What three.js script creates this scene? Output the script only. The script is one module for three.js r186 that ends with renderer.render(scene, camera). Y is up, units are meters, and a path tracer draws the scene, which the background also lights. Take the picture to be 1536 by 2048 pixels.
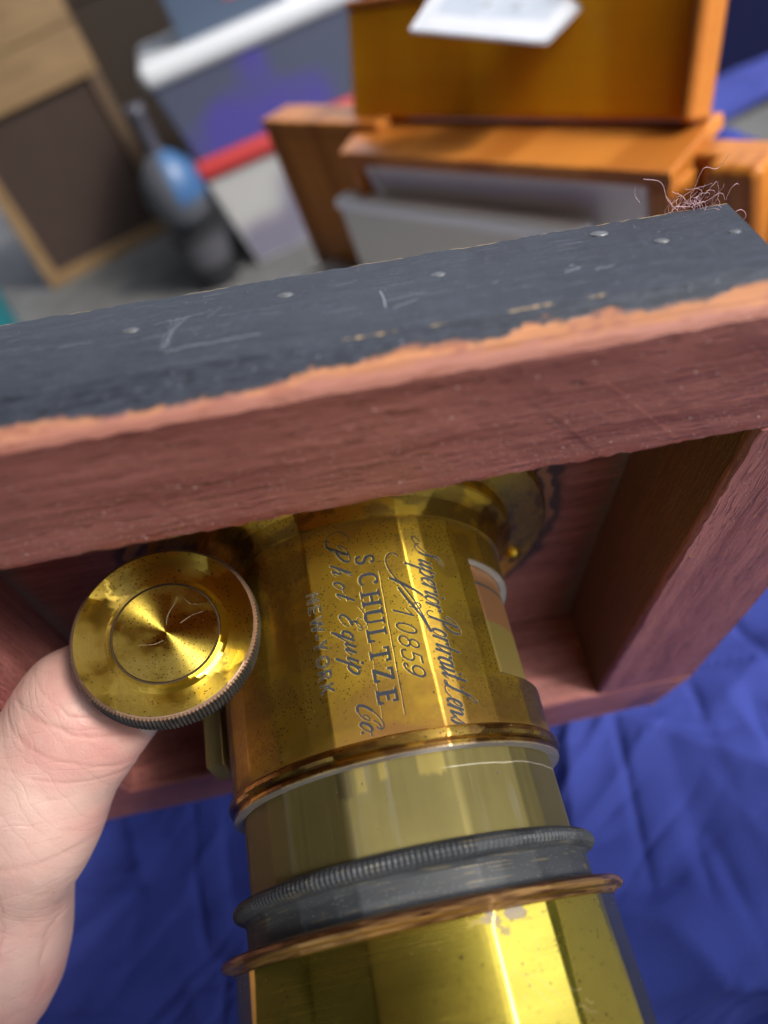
import * as THREE from 'three';
import { mergeGeometries, mergeVertices, toCreasedNormals } from 'three/addons/utils/BufferGeometryUtils.js';
import { RoundedBoxGeometry } from 'three/addons/geometries/RoundedBoxGeometry.js';
import { MarchingCubes } from 'three/addons/objects/MarchingCubes.js';

// ---------- camera, sky, sun, exposure ----------
const scene = new THREE.Scene();
const CAM = new THREE.Vector3(0, 1.03, 0);
const CX = new THREE.Vector3(0.91436, -0.30618, 0.26497), CY = new THREE.Vector3(0.40491, 0.6914, -0.59834), CZ = new THREE.Vector3(0, 0.65438, 0.75616);
const camera = new THREE.PerspectiveCamera(67.25, 0.75, 0.02, 200);
camera.position.copy(CAM);
camera.quaternion.setFromRotationMatrix(new THREE.Matrix4().makeBasis(CX, CY, CZ));
camera.focus = 0.141;
camera.userData.fStop = 8.8;
const renderer = new THREE.WebGLRenderer({ antialias: true });
renderer.toneMapping = THREE.LinearToneMapping;
renderer.toneMappingExposure = 1.05;
renderer.shadowMap.enabled = true;

const SUN_AZ = 135 * Math.PI / 180, SUN_EL = 40 * Math.PI / 180;      // azimuth from straight ahead (-z) towards the right (+x)
const SUN = new THREE.Vector3(Math.sin(SUN_AZ) * Math.cos(SUN_EL), Math.sin(SUN_EL), -Math.cos(SUN_AZ) * Math.cos(SUN_EL));
const sun = new THREE.DirectionalLight(0xfff1de, 2.1);
sun.position.copy(CAM).addScaledVector(SUN, 6);
sun.target.position.copy(CAM); scene.add(sun, sun.target);
sun.castShadow = true; sun.shadow.radius = 14; sun.shadow.mapSize.set(2048, 2048);
Object.assign(sun.shadow.camera, { left: -3, right: 3, top: 3, bottom: -3, near: 0.1, far: 20 });

// ---------- noise ----------
function h2(ix, iy, s) { let n = Math.imul(ix, 374761393) ^ Math.imul(iy, 668265263) ^ Math.imul(s, 1274126177); n = Math.imul(n ^ (n >>> 13), 1274126177); n ^= n >>> 16; return (n >>> 0) / 4294967296; }
function vn(x, y, s = 0, px = 0) {
  const ix = Math.floor(x), iy = Math.floor(y), fx = x - ix, fy = y - iy, u = fx * fx * (3 - 2 * fx), v = fy * fy * (3 - 2 * fy);
  const w = (i) => px ? ((i % px) + px) % px : i;
  const a = h2(w(ix), iy, s), b = h2(w(ix + 1), iy, s), c = h2(w(ix), iy + 1, s), d = h2(w(ix + 1), iy + 1, s);
  return a + (b - a) * u + (c - a) * v + (a - b - c + d) * u * v;
}
function fbm(x, y, o = 4, s = 0, px = 0) { let r = 0, a = 0.5; for (let i = 0; i < o; i++) { r += a * vn(x, y, s + i * 17, px); x *= 2; y *= 2; px *= 2; a *= 0.5; } return r / (1 - Math.pow(0.5, o)); }
const sm = (a, b, x) => { const t = Math.min(1, Math.max(0, (x - a) / (b - a))); return t * t * (3 - 2 * t); };
const mix = (a, b, t) => a + (b - a) * t;
const mix3 = (a, b, t) => [mix(a[0], b[0], t), mix(a[1], b[1], t), mix(a[2], b[2], t)];
let rs = 12345; const rnd = () => { rs = (Math.imul(rs, 1664525) + 1013904223) >>> 0; return rs / 4294967296; };
const toS = (c) => { c = Math.min(1, Math.max(0, c)); return Math.round(255 * (c <= 0.0031308 ? 12.92 * c : 1.055 * Math.pow(c, 1 / 2.4) - 0.055)); };
// sheen of specks: rare grains, one per cell
function speck(x, y, cell, p, s, rad = 0.3) {
  const ix = Math.floor(x / cell), iy = Math.floor(y / cell); let m = 0;
  for (let dx = -1; dx <= 1; dx++) for (let dy = -1; dy <= 1; dy++) {
    if (h2(ix + dx, iy + dy, s) > p) continue;
    const px = (ix + dx + h2(ix + dx, iy + dy, s + 1)) * cell, py = (iy + dy + h2(ix + dx, iy + dy, s + 2)) * cell, r = cell * rad * (0.3 + 0.7 * h2(ix + dx, iy + dy, s + 3));
    m = Math.max(m, 1 - sm(r * 0.55, r, Math.hypot(x - px, y - py)));
  }
  return m;
}

// ---------- sky (bright hazy cloud, brightest round the sun) ----------
{
  const W = 512, H = 256, d = new Float32Array(W * H * 4);
  for (let j = 0; j < H; j++) for (let i = 0; i < W; i++) {
    const up = ((j + 0.5) / H - 0.5) * Math.PI, ro = ((i + 0.5) / W - 0.5) * 2 * Math.PI;
    const x = Math.cos(ro) * Math.cos(up), y = Math.sin(up), z = Math.sin(ro) * Math.cos(up);
    const ang = Math.acos(Math.min(1, x * SUN.x + y * SUN.y + z * SUN.z)) * 180 / Math.PI;
    const cl = fbm(x * 2.2 + 7, z * 2.2 + y * 3 + 3, 4, 5);
    const hz = Math.exp(-Math.max(0, y) * 2.2);
    let b = 0.95 + 0.75 * hz + 0.6 * sm(0.45, 0.75, cl), g = 2.6 * Math.exp(-(ang * ang) / (36 * 36)) + 46 * Math.exp(-(ang * ang) / (7 * 7));
    const bl = [0.86, 0.94, 1.12], k = (j * W + i) * 4;
    const und = y < 0 ? 0.35 : 1;
    d[k] = (b * bl[0] + g) * und; d[k + 1] = (b * bl[1] + g * 0.97) * und; d[k + 2] = (b * bl[2] + g * 0.9) * und; d[k + 3] = 1;
  }
  const t = new THREE.DataTexture(d, W, H, THREE.RGBAFormat, THREE.FloatType);
  t.mapping = THREE.EquirectangularReflectionMapping; t.magFilter = THREE.LinearFilter; t.needsUpdate = true;
  scene.background = t; scene.environment = t;
}

// ---------- helpers ----------
const used = {};
const numbered = (n) => { used[n] = (used[n] ?? -1) + 1; return used[n] ? `${n}_${String(used[n]).padStart(3, '0')}` : n; };
const ray = (px, py) => new THREE.Vector3().addScaledVector(CX, (px - 768) / 1540).addScaledVector(CY, -(py - 1024) / 1540).addScaledVector(CZ, -1);
const at = (px, py, d) => ray(px, py).multiplyScalar(d).add(CAM);
const onY = (px, py, y) => { const r = ray(px, py); return r.multiplyScalar((y - CAM.y) / r.y).add(CAM); };
const V = (x, y, z) => new THREE.Vector3(x, y, z);
function thing(name, label, category, pos, quat, group) {
  const o = new THREE.Group(); o.name = numbered(name); scene.add(o);
  if (pos) o.position.copy(pos); if (quat) o.quaternion.copy(quat);
  o.userData = { label, category }; if (group) o.userData.group = group;
  return o;
}
function part(name, g, m, parent, label) {
  const o = new THREE.Mesh(g, m); o.name = name; o.castShadow = o.receiveShadow = true; if (label) o.userData.label = label;
  parent.add(o); return o;
}
function solo(name, g, m, label, category, kind) { const o = part(numbered(name), g, m, scene); if (kind) o.userData = { kind }; else o.userData = {}; if (label) o.userData.label = label; if (category) o.userData.category = category; return o; }
// A surface computed texel by texel: fn(u, v) -> [r, g, b, roughness, metalness, height], colours linear.
function surf(w, h, fn, opt = {}) {
  const c = new Uint8Array(w * h * 4), q = new Uint8Array(w * h * 4), b = new Uint8Array(w * h);
  for (let j = 0; j < h; j++) for (let i = 0; i < w; i++) {
    const o = fn((i + 0.5) / w, (j + 0.5) / h), k = (j * w + i) * 4;
    c[k] = toS(o[0]); c[k + 1] = toS(o[1]); c[k + 2] = toS(o[2]); c[k + 3] = 255;
    q[k] = 0; q[k + 1] = Math.round(255 * Math.min(1, Math.max(0, o[3]))); q[k + 2] = Math.round(255 * Math.min(1, Math.max(0, o[4]))); q[k + 3] = 255;
    b[j * w + i] = Math.round(255 * Math.min(1, Math.max(0, o[5] ?? 0.5)));
  }
  const mk = (a, f, srgb) => { const t = new THREE.DataTexture(a, w, h, f, THREE.UnsignedByteType); t.magFilter = THREE.LinearFilter; t.wrapS = t.wrapT = THREE.RepeatWrapping; if (srgb) t.colorSpace = THREE.SRGBColorSpace; t.needsUpdate = true; return t; };
  const rm = mk(q, THREE.RGBAFormat);
  const p = { map: mk(c, THREE.RGBAFormat, true), roughnessMap: rm, metalnessMap: rm, roughness: 1, metalness: 1 };
  if (opt.bump) { p.bumpMap = mk(b, THREE.RedFormat); p.bumpScale = opt.bump; }
  return new THREE.MeshPhysicalMaterial({ ...p, ...(opt.m || {}) });
}
const S = 0.001;   // the lens and its board are written in millimetres
// Rings about an axis: profile points [along, radius]; angle 0 = up (+y), positive to the right (+x), the axis is +z.
function revolve(prof, { t0 = -Math.PI, t1 = Math.PI, n = 160, crease = 0.5, ridge = null, uvA = null } = {}) {
  const pos = [], uv = [], idx = [], m = prof.length; let L = [0];
  for (let i = 1; i < m; i++) L.push(L[i - 1] + Math.hypot(prof[i][0] - prof[i - 1][0], prof[i][1] - prof[i - 1][1]));
  for (let k = 0; k <= n; k++) {
    const t = t0 + (t1 - t0) * k / n;
    for (let i = 0; i < m; i++) {
      let r = prof[i][1]; if (ridge) r += ridge(k, i, t);
      pos.push(r * Math.sin(t) * S, r * Math.cos(t) * S, prof[i][0] * S);
      uv.push((t + Math.PI) / (2 * Math.PI), uvA ? (prof[i][0] - uvA[0]) / (uvA[1] - uvA[0]) : L[i] / L[m - 1]);
    }
  }
  for (let k = 0; k < n; k++) for (let i = 0; i < m - 1; i++) { const a = k * m + i, b = a + m; idx.push(a, a + 1, b, b, a + 1, b + 1); }
  const g = new THREE.BufferGeometry();
  g.setAttribute('position', new THREE.Float32BufferAttribute(pos, 3)); g.setAttribute('uv', new THREE.Float32BufferAttribute(uv, 2)); g.setIndex(idx);
  return toCreasedNormals(g, crease);
}
const box = (w, h, d, r = 0.001, seg = 2) => new RoundedBoxGeometry(w, h, d, seg, Math.min(r, w / 2.01, h / 2.01, d / 2.01));
const std = (r, g, b, rough = 0.6, metal = 0, more = {}) => new THREE.MeshPhysicalMaterial({ color: new THREE.Color().setRGB(r, g, b), roughness: rough, metalness: metal, ...more });

// frame of the lens: x to the right of the board, y up the board, z out along the lens
const LQ = new THREE.Quaternion().setFromRotationMatrix(new THREE.Matrix4().makeBasis(V(0.97174, -0.21267, 0.10247), V(0.16993, 0.93146, 0.32171), V(-0.16386, -0.2952, 0.94128)));
const LO = V(-0.01555, -0.13481, -0.11183).add(CAM);

// ---------- ground, table ----------
{
  const m = surf(512, 512, (u, v) => { const n = fbm(u * 24, v * 24, 5, 3, 24), s = vn(u * 200, v * 200, 9); const k = 0.10 + 0.07 * (n - 0.5) + 0.05 * (s - 0.5); return [k, k * 1.0, k * 1.02, 0.9, 0, n]; }, { bump: 0.002 });
  const g = new THREE.PlaneGeometry(160, 160, 1, 1); g.rotateX(-Math.PI / 2); const uv = g.attributes.uv; for (let i = 0; i < uv.count; i++) uv.setXY(i, uv.getX(i) * 80, uv.getY(i) * 80);
  solo('ground', g, m, null, null, 'structure');
}
const TY = 0.75, TX0 = -0.6, TX1 = 0.365, TZ0 = -0.64, TZ1 = -0.08;
{
  const t = thing('folding_table', 'long folding table hidden under the blue cloth', 'table', V((TX0 + TX1) / 2, 0, -0.36));
  const wm = std(0.5, 0.5, 0.48, 0.6), lm = std(0.12, 0.12, 0.13, 0.4, 1);
  const top = box(TX1 - TX0 - 0.02, 0.03, TZ1 - TZ0 - 0.02, 0.006); top.translate(0, TY - 0.03, 0); part('tabletop', top, wm, t);
  for (const sx of [-1, 1]) for (const sz of [-1, 1]) { const g = new THREE.CylinderGeometry(0.014, 0.014, TY - 0.045, 16); g.translate(sx * 0.42, (TY - 0.045) / 2, sz * 0.22); part('leg', g, lm, t); }
}
{ // the cloth: lies on the top and hangs over the near and far edges
  const NX = 620, path = [], drop = 0.064, R = 0.008;
  for (let i = 0; i <= 360; i++) path.push([TY + 0.002, TZ0 + (TZ1 - TZ0) * i / 360, 0]);
  for (let i = 1; i <= 8; i++) { const a = i / 8 * Math.PI / 2; path.push([TY + 0.002 - R * (1 - Math.cos(a)), TZ1 + R * Math.sin(a), a]); }
  for (let i = 1; i <= 50; i++) path.push([TY + 0.002 - R - drop * i / 50, TZ1 + R, Math.PI / 2]);
  for (let i = 0; i < 20; i++) path.unshift([TY - 0.3 * (i + 1) / 20, TZ0 - 0.006 - 0.002 * i, -Math.PI / 2]);
  const pos = [], uv = [], idx = [];
  const fold = (x, z) => { // creased, soft folds
    let h = 0; const wx = x + 0.03 * (fbm(x * 9, z * 9, 3, 41) - 0.5), wz = z + 0.03 * (fbm(x * 9 + 40, z * 9, 3, 42) - 0.5);
    for (const [a, f, w, s] of [[0.35, 26, 0.0042, 1], [-0.75, 19, 0.0040, 2], [1.25, 33, 0.0022, 3], [2.2, 15, 0.0036, 4]]) {
      const q = (wx * Math.cos(a) + wz * Math.sin(a)) * f, p = -wx * Math.sin(a) + wz * Math.cos(a);
      const r = 1 - Math.abs(2 * vn(q, p * f * 0.22, 50 + s) - 1); h += w * Math.pow(r, 2.2) * sm(0.25, 0.7, vn(wx * 14, wz * 14, 60 + s));
    }
    for (const [a, f, w, s] of [[0.9, 62, 0.0015, 5], [-0.25, 75, 0.0012, 6]]) { const q = (wx * Math.cos(a) + wz * Math.sin(a)) * f, p = -wx * Math.sin(a) + wz * Math.cos(a); h += w * Math.pow(1 - Math.abs(2 * vn(q, p * f * 0.18, 70 + s) - 1), 2) * sm(0.3, 0.7, vn(wx * 22, wz * 22, 80 + s)); }
    for (const [a, f, w, s] of [[0.2, 95, 0.0016, 7], [-1.2, 120, 0.0014, 8], [1.0, 150, 0.0010, 9]]) { const q = (wx * Math.cos(a) + wz * Math.sin(a)) * f, p = -wx * Math.sin(a) + wz * Math.cos(a); h -= w * Math.pow(1 - Math.abs(2 * vn(q, p * f * 0.16, 90 + s) - 1), 4) * sm(0.35, 0.65, vn(wx * 30, wz * 30, 95 + s)); }
    return h * 1.05 + 0.006 * fbm(x * 12, z * 12, 3, 77);
  };
  for (let k = 0; k < path.length; k++) for (let i = 0; i <= NX; i++) {
    const [y, z, a] = path[k], x = TX0 + (TX1 - TX0) * i / NX, sN = Math.abs(a) > 1.5 ? Math.abs(y - TY) : 0;
    let h = fold(x, z - Math.sign(a) * 0 + (a > 0 ? sN : -sN)) * 1.3;
    if (Math.abs(a) > 1.5) h += sm(0, 0.1, sN) * 0.012 * (1 + Math.sin(x * 60 + 3 * vn(x * 9, 1, 5)) );
    const yy = a > 1.5 ? TY - 0.006 - (TY - 0.006 - y) * Math.min(1.5, Math.max(0.55, 1 - 9 * (x - 0.052))) : y; pos.push(x, yy + h * Math.cos(a), z + h * Math.sin(a)); uv.push(x, k / path.length);
  }
  const W = NX + 1; for (let k = 0; k < path.length - 1; k++) for (let i = 0; i < NX; i++) { const a = k * W + i; idx.push(a, a + W, a + 1, a + 1, a + W, a + W + 1); }
  const g = new THREE.BufferGeometry(); g.setAttribute('position', new THREE.Float32BufferAttribute(pos, 3)); g.setAttribute('uv', new THREE.Float32BufferAttribute(uv, 2)); g.setIndex(idx); g.computeVertexNormals();
  const m = surf(256, 256, (u, v) => { const n = vn(u * 256, v * 256, 2); const k = 0.9 + 0.2 * n; return [0.037 * k, 0.052 * k, 0.245 * k, 0.88, 0, n]; }, { bump: 0.0002, m: { side: THREE.DoubleSide, specularIntensity: 0.25 } });
  m.map.repeat.set(12, 12); m.roughnessMap.repeat.set(12, 12); m.metalnessMap.repeat.set(12, 12); m.bumpMap.repeat.set(12, 12);
  solo('tablecloth', g, m, 'creased royal blue cloth spread under the wooden lens box and hanging over the table edge', 'tablecloth');
}

// ---------- the wooden lens box ----------
const boxThing = thing('wooden_lens_box', 'mahogany camera front box with chipped black paint on its top, carrying the brass lens', 'wooden box', LO, LQ);
const maho = (x, y, seed = 0) => { // mm along and across the grain
  const warp = 1.4 * fbm(x * 0.012, y * 0.06, 3, 11 + seed), g1 = fbm(x * 0.02, y * 0.35 + warp, 4, 12 + seed), g2 = fbm(x * 0.10, y * 4.2 + warp * 3, 3, 13 + seed), pore = sm(0.66, 0.8, vn(x * 0.33, y * 5, 14 + seed));
  let c = mix3([0.165, 0.048, 0.045], [0.395, 0.155, 0.138], sm(0.15, 0.85, g1 * 0.5 + g2 * 0.5));
  c = mix3(c, [0.08, 0.024, 0.022], 0.5 * pore);
  return [c, g2, pore];
};
const dust = (x, y, seed, dens) => Math.max(speck(x, y, 0.6, 0.26 * dens, 100 + seed, 0.22), speck(x + 3, y, 1.7, 0.10 * dens, 120 + seed, 0.15));
function rail(stations, seamNoise, seed) { // stations: list of profiles (arrays of [x,y,z] mm); walls between consecutive profile points, ends closed
  const n = stations.length, m = stations[0].length, pos = [], uv = [], idx = [], L = [0], mid = stations[0];
  for (let i = 1; i < m; i++) L.push(L[i - 1] + Math.hypot(mid[i][0] - mid[i - 1][0], mid[i][1] - mid[i - 1][1], mid[i][2] - mid[i - 1][2]));
  const add = (p, u, v) => { pos.push(p[0] * S, p[1] * S, p[2] * S); uv.push(u, v); return pos.length / 3 - 1; };
  const rows = stations.map((st, k) => st.map((p, i) => add(p, k / (n - 1), L[i] / L[m - 1])));
  for (let k = 0; k < n - 1; k++) for (let i = 0; i < m - 1; i++) { const a = rows[k][i], b = rows[k][i + 1], c = rows[k + 1][i], d = rows[k + 1][i + 1]; idx.push(a, c, b, b, c, d); }
  for (let k = 0; k < n - 1; k++) { const a = rows[k][0], b = rows[k][m - 1], c = rows[k + 1][0], d = rows[k + 1][m - 1]; const a2 = add(stations[k][0], k / n, 0), b2 = add(stations[k][m - 1], k / n, 0.02), c2 = add(stations[k + 1][0], (k + 1) / n, 0), d2 = add(stations[k + 1][m - 1], (k + 1) / n, 0.02); idx.push(a2, b2, c2, c2, b2, d2); }
  for (const k of [0, n - 1]) { const st = stations[k], f = st.map((p) => add(p, 0.2 + p[1] * 0.004, 0.5 + p[2] * 0.004)); for (let i = 1; i < m - 1; i++) k ? idx.push(f[0], f[i], f[i + 1]) : idx.push(f[0], f[i + 1], f[i]); }
  const g = new THREE.BufferGeometry(); g.setAttribute('position', new THREE.Float32BufferAttribute(pos, 3)); g.setAttribute('uv', new THREE.Float32BufferAttribute(uv, 2)); g.setIndex(idx);
  const out = toCreasedNormals(g, 0.45); out.userData.L = L; return out;
}
const lerp3 = (a, b, t) => a.map((v, i) => mix(v, b[i], t));
function stationsOf(A, B, n, jig) { const r = []; for (let k = 0; k <= n; k++) { const t = k / n; r.push(A.map((p, i) => { const q = lerp3(p, B[i], t); return jig ? jig(q, i, k) : q; })); } return r; }
{ // top rail: inner back, inner front lip, outer front lip, paint edge, outer back
  const A = [[-107, 64, -46], [-107, 64, -0.9], [-107, 64.9, 0], [-107, 90.6, 0], [-107, 91.3, -0.6], [-107, 92.2, -6.9], [-107, 92.0, -7.6], [-107, 70.4, -45.6], [-107, 69.6, -46]];
  const B = [[79, 64, -46], [88, 64, -0.9], [87, 64.9, 0], [60.6, 90.6, 0], [60.4, 91.3, -0.6], [62.4, 92.2, -6.9], [62.6, 92.0, -7.6], [78.8, 70.4, -45.6], [79, 69.6, -46]];
  const jig = (q, i, k) => { const [x, y, z] = q; const w = (s, f) => vn(x * f, i * 3.1, s) - 0.5;
    if (i === 1 || i === 2) return [x, y + 0.5 * w(31, 0.6), z + 0.35 * w(32, 0.8)];
    if (i >= 3 && i <= 6) return [x, y + 0.45 * w(33, 0.35) + 0.3 * w(34, 1.7), z + 0.3 * w(35, 0.5)];
    if (i >= 7) return [x, y + 0.3 * w(36, 0.25) + 0.22 * w(37, 1.4), z + 0.25 * w(38, 0.9)]; return q; };
  const st = stationsOf(A, B, 220, jig), g = rail(st, 0, 0), L = g.userData.L, LT = L[L.length - 1];
  const scr = document.createElement('canvas'); scr.width = 2048; scr.height = 1024; const c = scr.getContext('2d');
  c.fillStyle = '#000'; c.fillRect(0, 0, 2048, 1024); c.strokeStyle = '#fff'; c.lineCap = 'round';
  // black face spans v from L[6] to L[7]; helper in mm: x across the board, d back from the front lip
  const px = (x) => (x + 107) / 190 * 2048, py = (d) => (L[6] + d) / LT * 1024;
  const scratch = (pts, w, al) => { c.globalAlpha = al; c.lineWidth = w; c.beginPath(); pts.forEach(([x, d], i) => i ? c.lineTo(px(x), py(d)) : c.moveTo(px(x), py(d))); c.stroke(); };
  for (let o = 0; o < 9; o++) { const j = () => (rnd() - 0.5) * 1.6; scratch([[-16 + j() + o * 0.25, 27 + j()], [-15.4 + j() + o * 0.2, 22 + j()], [-14.4 + j(), 17 + j()], [-12.8 + j(), 10 + j()]], 0.9, 0.22); }
  scratch([[-19, 25], [-14, 26.5], [-10, 28]], 1.6, 0.5); scratch([[-12, 8], [-9, 9.5], [-2, 9], [2, 9.5]], 2.2, 0.65); scratch([[-10, 24], [-9, 29]], 1.2, 0.4);
  scratch([[19, 22], [20.2, 17], [21, 12]], 2, 0.75); scratch([[20.8, 15.5], [24, 16.2], [27, 16]], 1.6, 0.6); scratch([[22.5, 11], [25, 12.2], [26, 12.8]], 2, 0.7);
  scratch([[50, 14.5], [52.5, 15.5]], 3, 0.8); scratch([[55, 13], [58, 14]], 2.5, 0.7); scratch([[51, 18], [51.6, 17.8]], 3, 0.6); scratch([[38, 15], [39, 15.8]], 2, 0.6);
  for (let i = 0; i < 130; i++) { const x = -60 + rnd() * 125, d = rnd() * 40, l = 1 + rnd() * 5; scratch([[x, d], [x + l, d + (rnd() - 0.5) * 0.7]], 0.8 + rnd(), 0.1 + 0.25 * rnd()); }
  const si = c.getImageData(0, 0, 2048, 1024).data;
  const m = surf(2048, 1024, (u, v) => {
    const s = v * LT, x = -107 + u * 190; // mm
    let [col, g2, pore] = maho(x, s, 1), rough = 0.42, hgt = 0.5 + 0.16 * (g2 - 0.5) - 0.2 * pore;
    const ds = dust(x, s, 1, sm(L[3], L[1], s) * 0.9 + 0.2);
    if (s < L[3]) { const onl = sm(L[2] + 3, L[2], s); col = mix3(col, [0.24, 0.05, 0.03], 0.5 * onl * sm(0.4, 0.6, vn(x * 0.4, s, 7))); col = mix3(col, [0.75, 0.62, 0.62], 0.85 * ds); rough = mix(rough, 0.8, ds); hgt += 0.35 * ds; }
    else {
      const d = s - L[4];          // across the lip: bare wood below, black paint above
      const bx = x + 2.5 * (fbm(x * 0.3, s * 0.3, 3, 21) - 0.5);
      let edge = 2.35 + 1.9 * (fbm(bx * 0.05, 3, 3, 22) - 0.5) * 2 + 1.2 * (fbm(bx * 0.3, s * 0.4, 3, 23) - 0.5) + 0.8 * sm(0.55, 0.8, vn(x * 0.16, s * 0.25, 39)) + (x > 44 ? 1.2 * sm(44, 62, x) : 0) + 1.4 * sm(0.62, 0.72, vn(x * 0.085, 5, 24)) * (vn(x * 0.5, s, 25));
      edge = Math.min(edge, 5.9);
      const paint = sm(edge - 0.6, edge + 0.6, d + 0.8 * (fbm(x * 1.1, s * 1.6, 3, 44) - 0.5)), bare = fbm(x * 0.05, s * 2.2, 4, 26);
      let wood = mix3([0.27, 0.105, 0.045], [0.46, 0.20, 0.088], sm(0.2, 0.8, bare)); wood = mix3(wood, [0.38, 0.20, 0.13], 0.7 * sm(20, -70, x)); wood = mix3([0.30, 0.125, 0.095], wood, sm(0, 2.6, d + 3 * (fbm(x * 0.25, s * 0.7, 3, 27) - 0.5))); wood = mix3(wood, [0.24, 0.085, 0.06], 0.7 * sm(0.54, 0.72, fbm(x * 0.3, s * 0.9, 3, 40)));
      const gr = fbm(x * 0.10, s * 2.2, 4, 28), gf = fbm(x * 0.7, s * 5.5, 3, 29), glint = Math.max(speck(x, s * 2.2, 0.8, 0.10, 41, 0.22), speck(x, s * 3, 1.9, 0.06, 42, 0.14));
      let black = mix3([0.012, 0.0148, 0.022], [0.036, 0.043, 0.062], sm(0.3, 0.7, gr * 0.35 + gf * 0.65)); black = mix3(black, [0.2, 0.23, 0.29], 0.55 * glint);
      // worn arris, back edge and chips
      const e1 = Math.abs(s - (L[5] + L[6]) / 2), chip = (1 - sm(0.1, 0.42, e1 + 0.3 * vn(x * 1.3, 3, 31))) * sm(0.5, 0.66, fbm(x * 0.22, 8, 3, 30)) * sm(10, 30, x + 25 * vn(x * 0.05, 1, 32)) , e2 = L[7] - s, chip2 = (1 - sm(0.1, 0.55, e2)) * sm(0.42, 0.55, fbm(x * 0.22, 2, 3, 31)) * (x > 20 ? 1 : 0.6);
      const sc = si[(Math.min(1023, Math.floor(v * 1024)) * 2048 + Math.min(2047, Math.floor(u * 2048))) * 4] / 255, fleck = speck(x, s, 1.5, 0.08, 33, 0.13);
      black = mix3(black, [0.42, 0.46, 0.52], Math.min(1, sc * (0.55 + 0.6 * vn(x * 4, s * 4, 34)) + 0.55 * fleck));
      col = mix3(wood, black, paint); col = mix3(col, [0.55, 0.38, 0.18], Math.min(1, chip * 0.8 + chip2));
      rough = mix(0.6, 0.46 + 0.12 * gf, paint); hgt = 0.3 + 0.25 * paint * (0.75 + 0.25 * gr) + 0.12 * paint * gf - 0.15 * sc + 0.2 * fleck - 0.2 * chip2;
    }
    return [col[0], col[1], col[2], rough, 0, hgt];
  }, { bump: 0.0004, m: { specularIntensity: 0.75 } });
  part('top_rail', g, m, boxThing, 'black painted top rail with nail heads, scratches and a chipped edge');
  const nm = surf(64, 64, (u, v) => { const r = Math.hypot(u - 0.5, v - 0.5) * 2, n = fbm(u * 9, v * 9, 3, 4); const k = 0.06 + 0.2 * n; return [k, k * 1.0, k * 1.05, 0.35 + 0.2 * n, 0.6, n]; }, { bump: 0.0001 });
  for (const [x, y, z, r] of [[-27.6, 80.1, -28.2, 1.35], [-3.6, 77, -33.6, 1.5], [20.9, 78.9, -30.3, 1.35], [51.3, 74.1, -38.8, 1.7], [56.6, 80.2, -28, 1.3], [67.6, 81.4, -26, 1.0]]) {
    const h = new THREE.SphereGeometry(r * S, 20, 10, 0, Math.PI * 2, 0, Math.PI / 2); h.scale(1, 0.32, 1);
    const ring = new THREE.TorusGeometry(r * 1.05 * S, 0.16 * S, 6, 24); ring.rotateX(Math.PI / 2);
    const q = new THREE.Quaternion().setFromUnitVectors(V(0, 1, 0), V(0, 0.869, -0.495).normalize());
    const o = part('nail_head', h, nm, boxThing); o.quaternion.copy(q); o.position.set(x * S, y * S, z * S).addScaledVector(V(0, 0.869, -0.495), 0.00005);
  }
}
const mahoMat = (w, h, len, across, seed, wear, shadeTo = 0) => surf(w, h, (u, v) => {
  const x = u * len, s = v * across; let [col, g2, pore] = maho(x, s, seed); if (s < shadeTo) { const k = 0.6 + 0.8 * g2; col = mix3(col, [0.098 * k, 0.050 * k, 0.020 * k], 0.8); } let rough = 0.42, hgt = 0.5 + 0.2 * (g2 - 0.5) - 0.2 * pore;  // inner face tinted darker olive-brown: the recess shade is put into its colour
  const ds = dust(x, s, seed, 0.8), wr = wear ? wear(x, s) : 0;
  col = mix3(col, [0.42, 0.17, 0.075], Math.min(1, wr)); col = mix3(col, [0.65, 0.52, 0.5], 0.7 * ds); rough = mix(rough, 0.75, Math.max(ds, wr * 0.5)); hgt += 0.3 * ds;
  return [col[0], col[1], col[2], rough, 0, hgt];
}, { bump: 0.0003 });
const jigE = (seed) => (q, i, k) => (i === 0) ? q : [q[0] + 0.4 * (vn(k * 0.7, i, seed) - 0.5), q[1] + 0.4 * (vn(k * 0.6, i, seed + 1) - 0.5), q[2] + 0.25 * (vn(k * 0.8, i, seed + 2) - 0.5)];
{ // right rail
  const A = [[66, 63.9, -46], [66, 63.9, -0.8], [66.8, 63.9, 0], [96, 63.9, 0], [97.2, 63.9, -2.2], [97.6, 63.9, -7], [79.4, 63.9, -45.5], [78, 63.9, -46]];
  const B = A.map(([x, y, z]) => [x, -67.9, z]);
  const g = rail(stationsOf(B, A, 90, jigE(61)), 0, 0), L = g.userData.L, LT = L[L.length - 1];
  part('right_rail', g, mahoMat(1024, 1024, 132, LT, 3, (x, s) => (1 - sm(0.6, 2.6, Math.abs(s - L[4]) + 1.2 * (fbm(x * 0.3, s, 3, 8) - 0.5))) * 0.85 + 0.5 * speck(x, s, 7, 0.06, 9, 0.13), L[1] - 0.8), boxThing);
}
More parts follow.
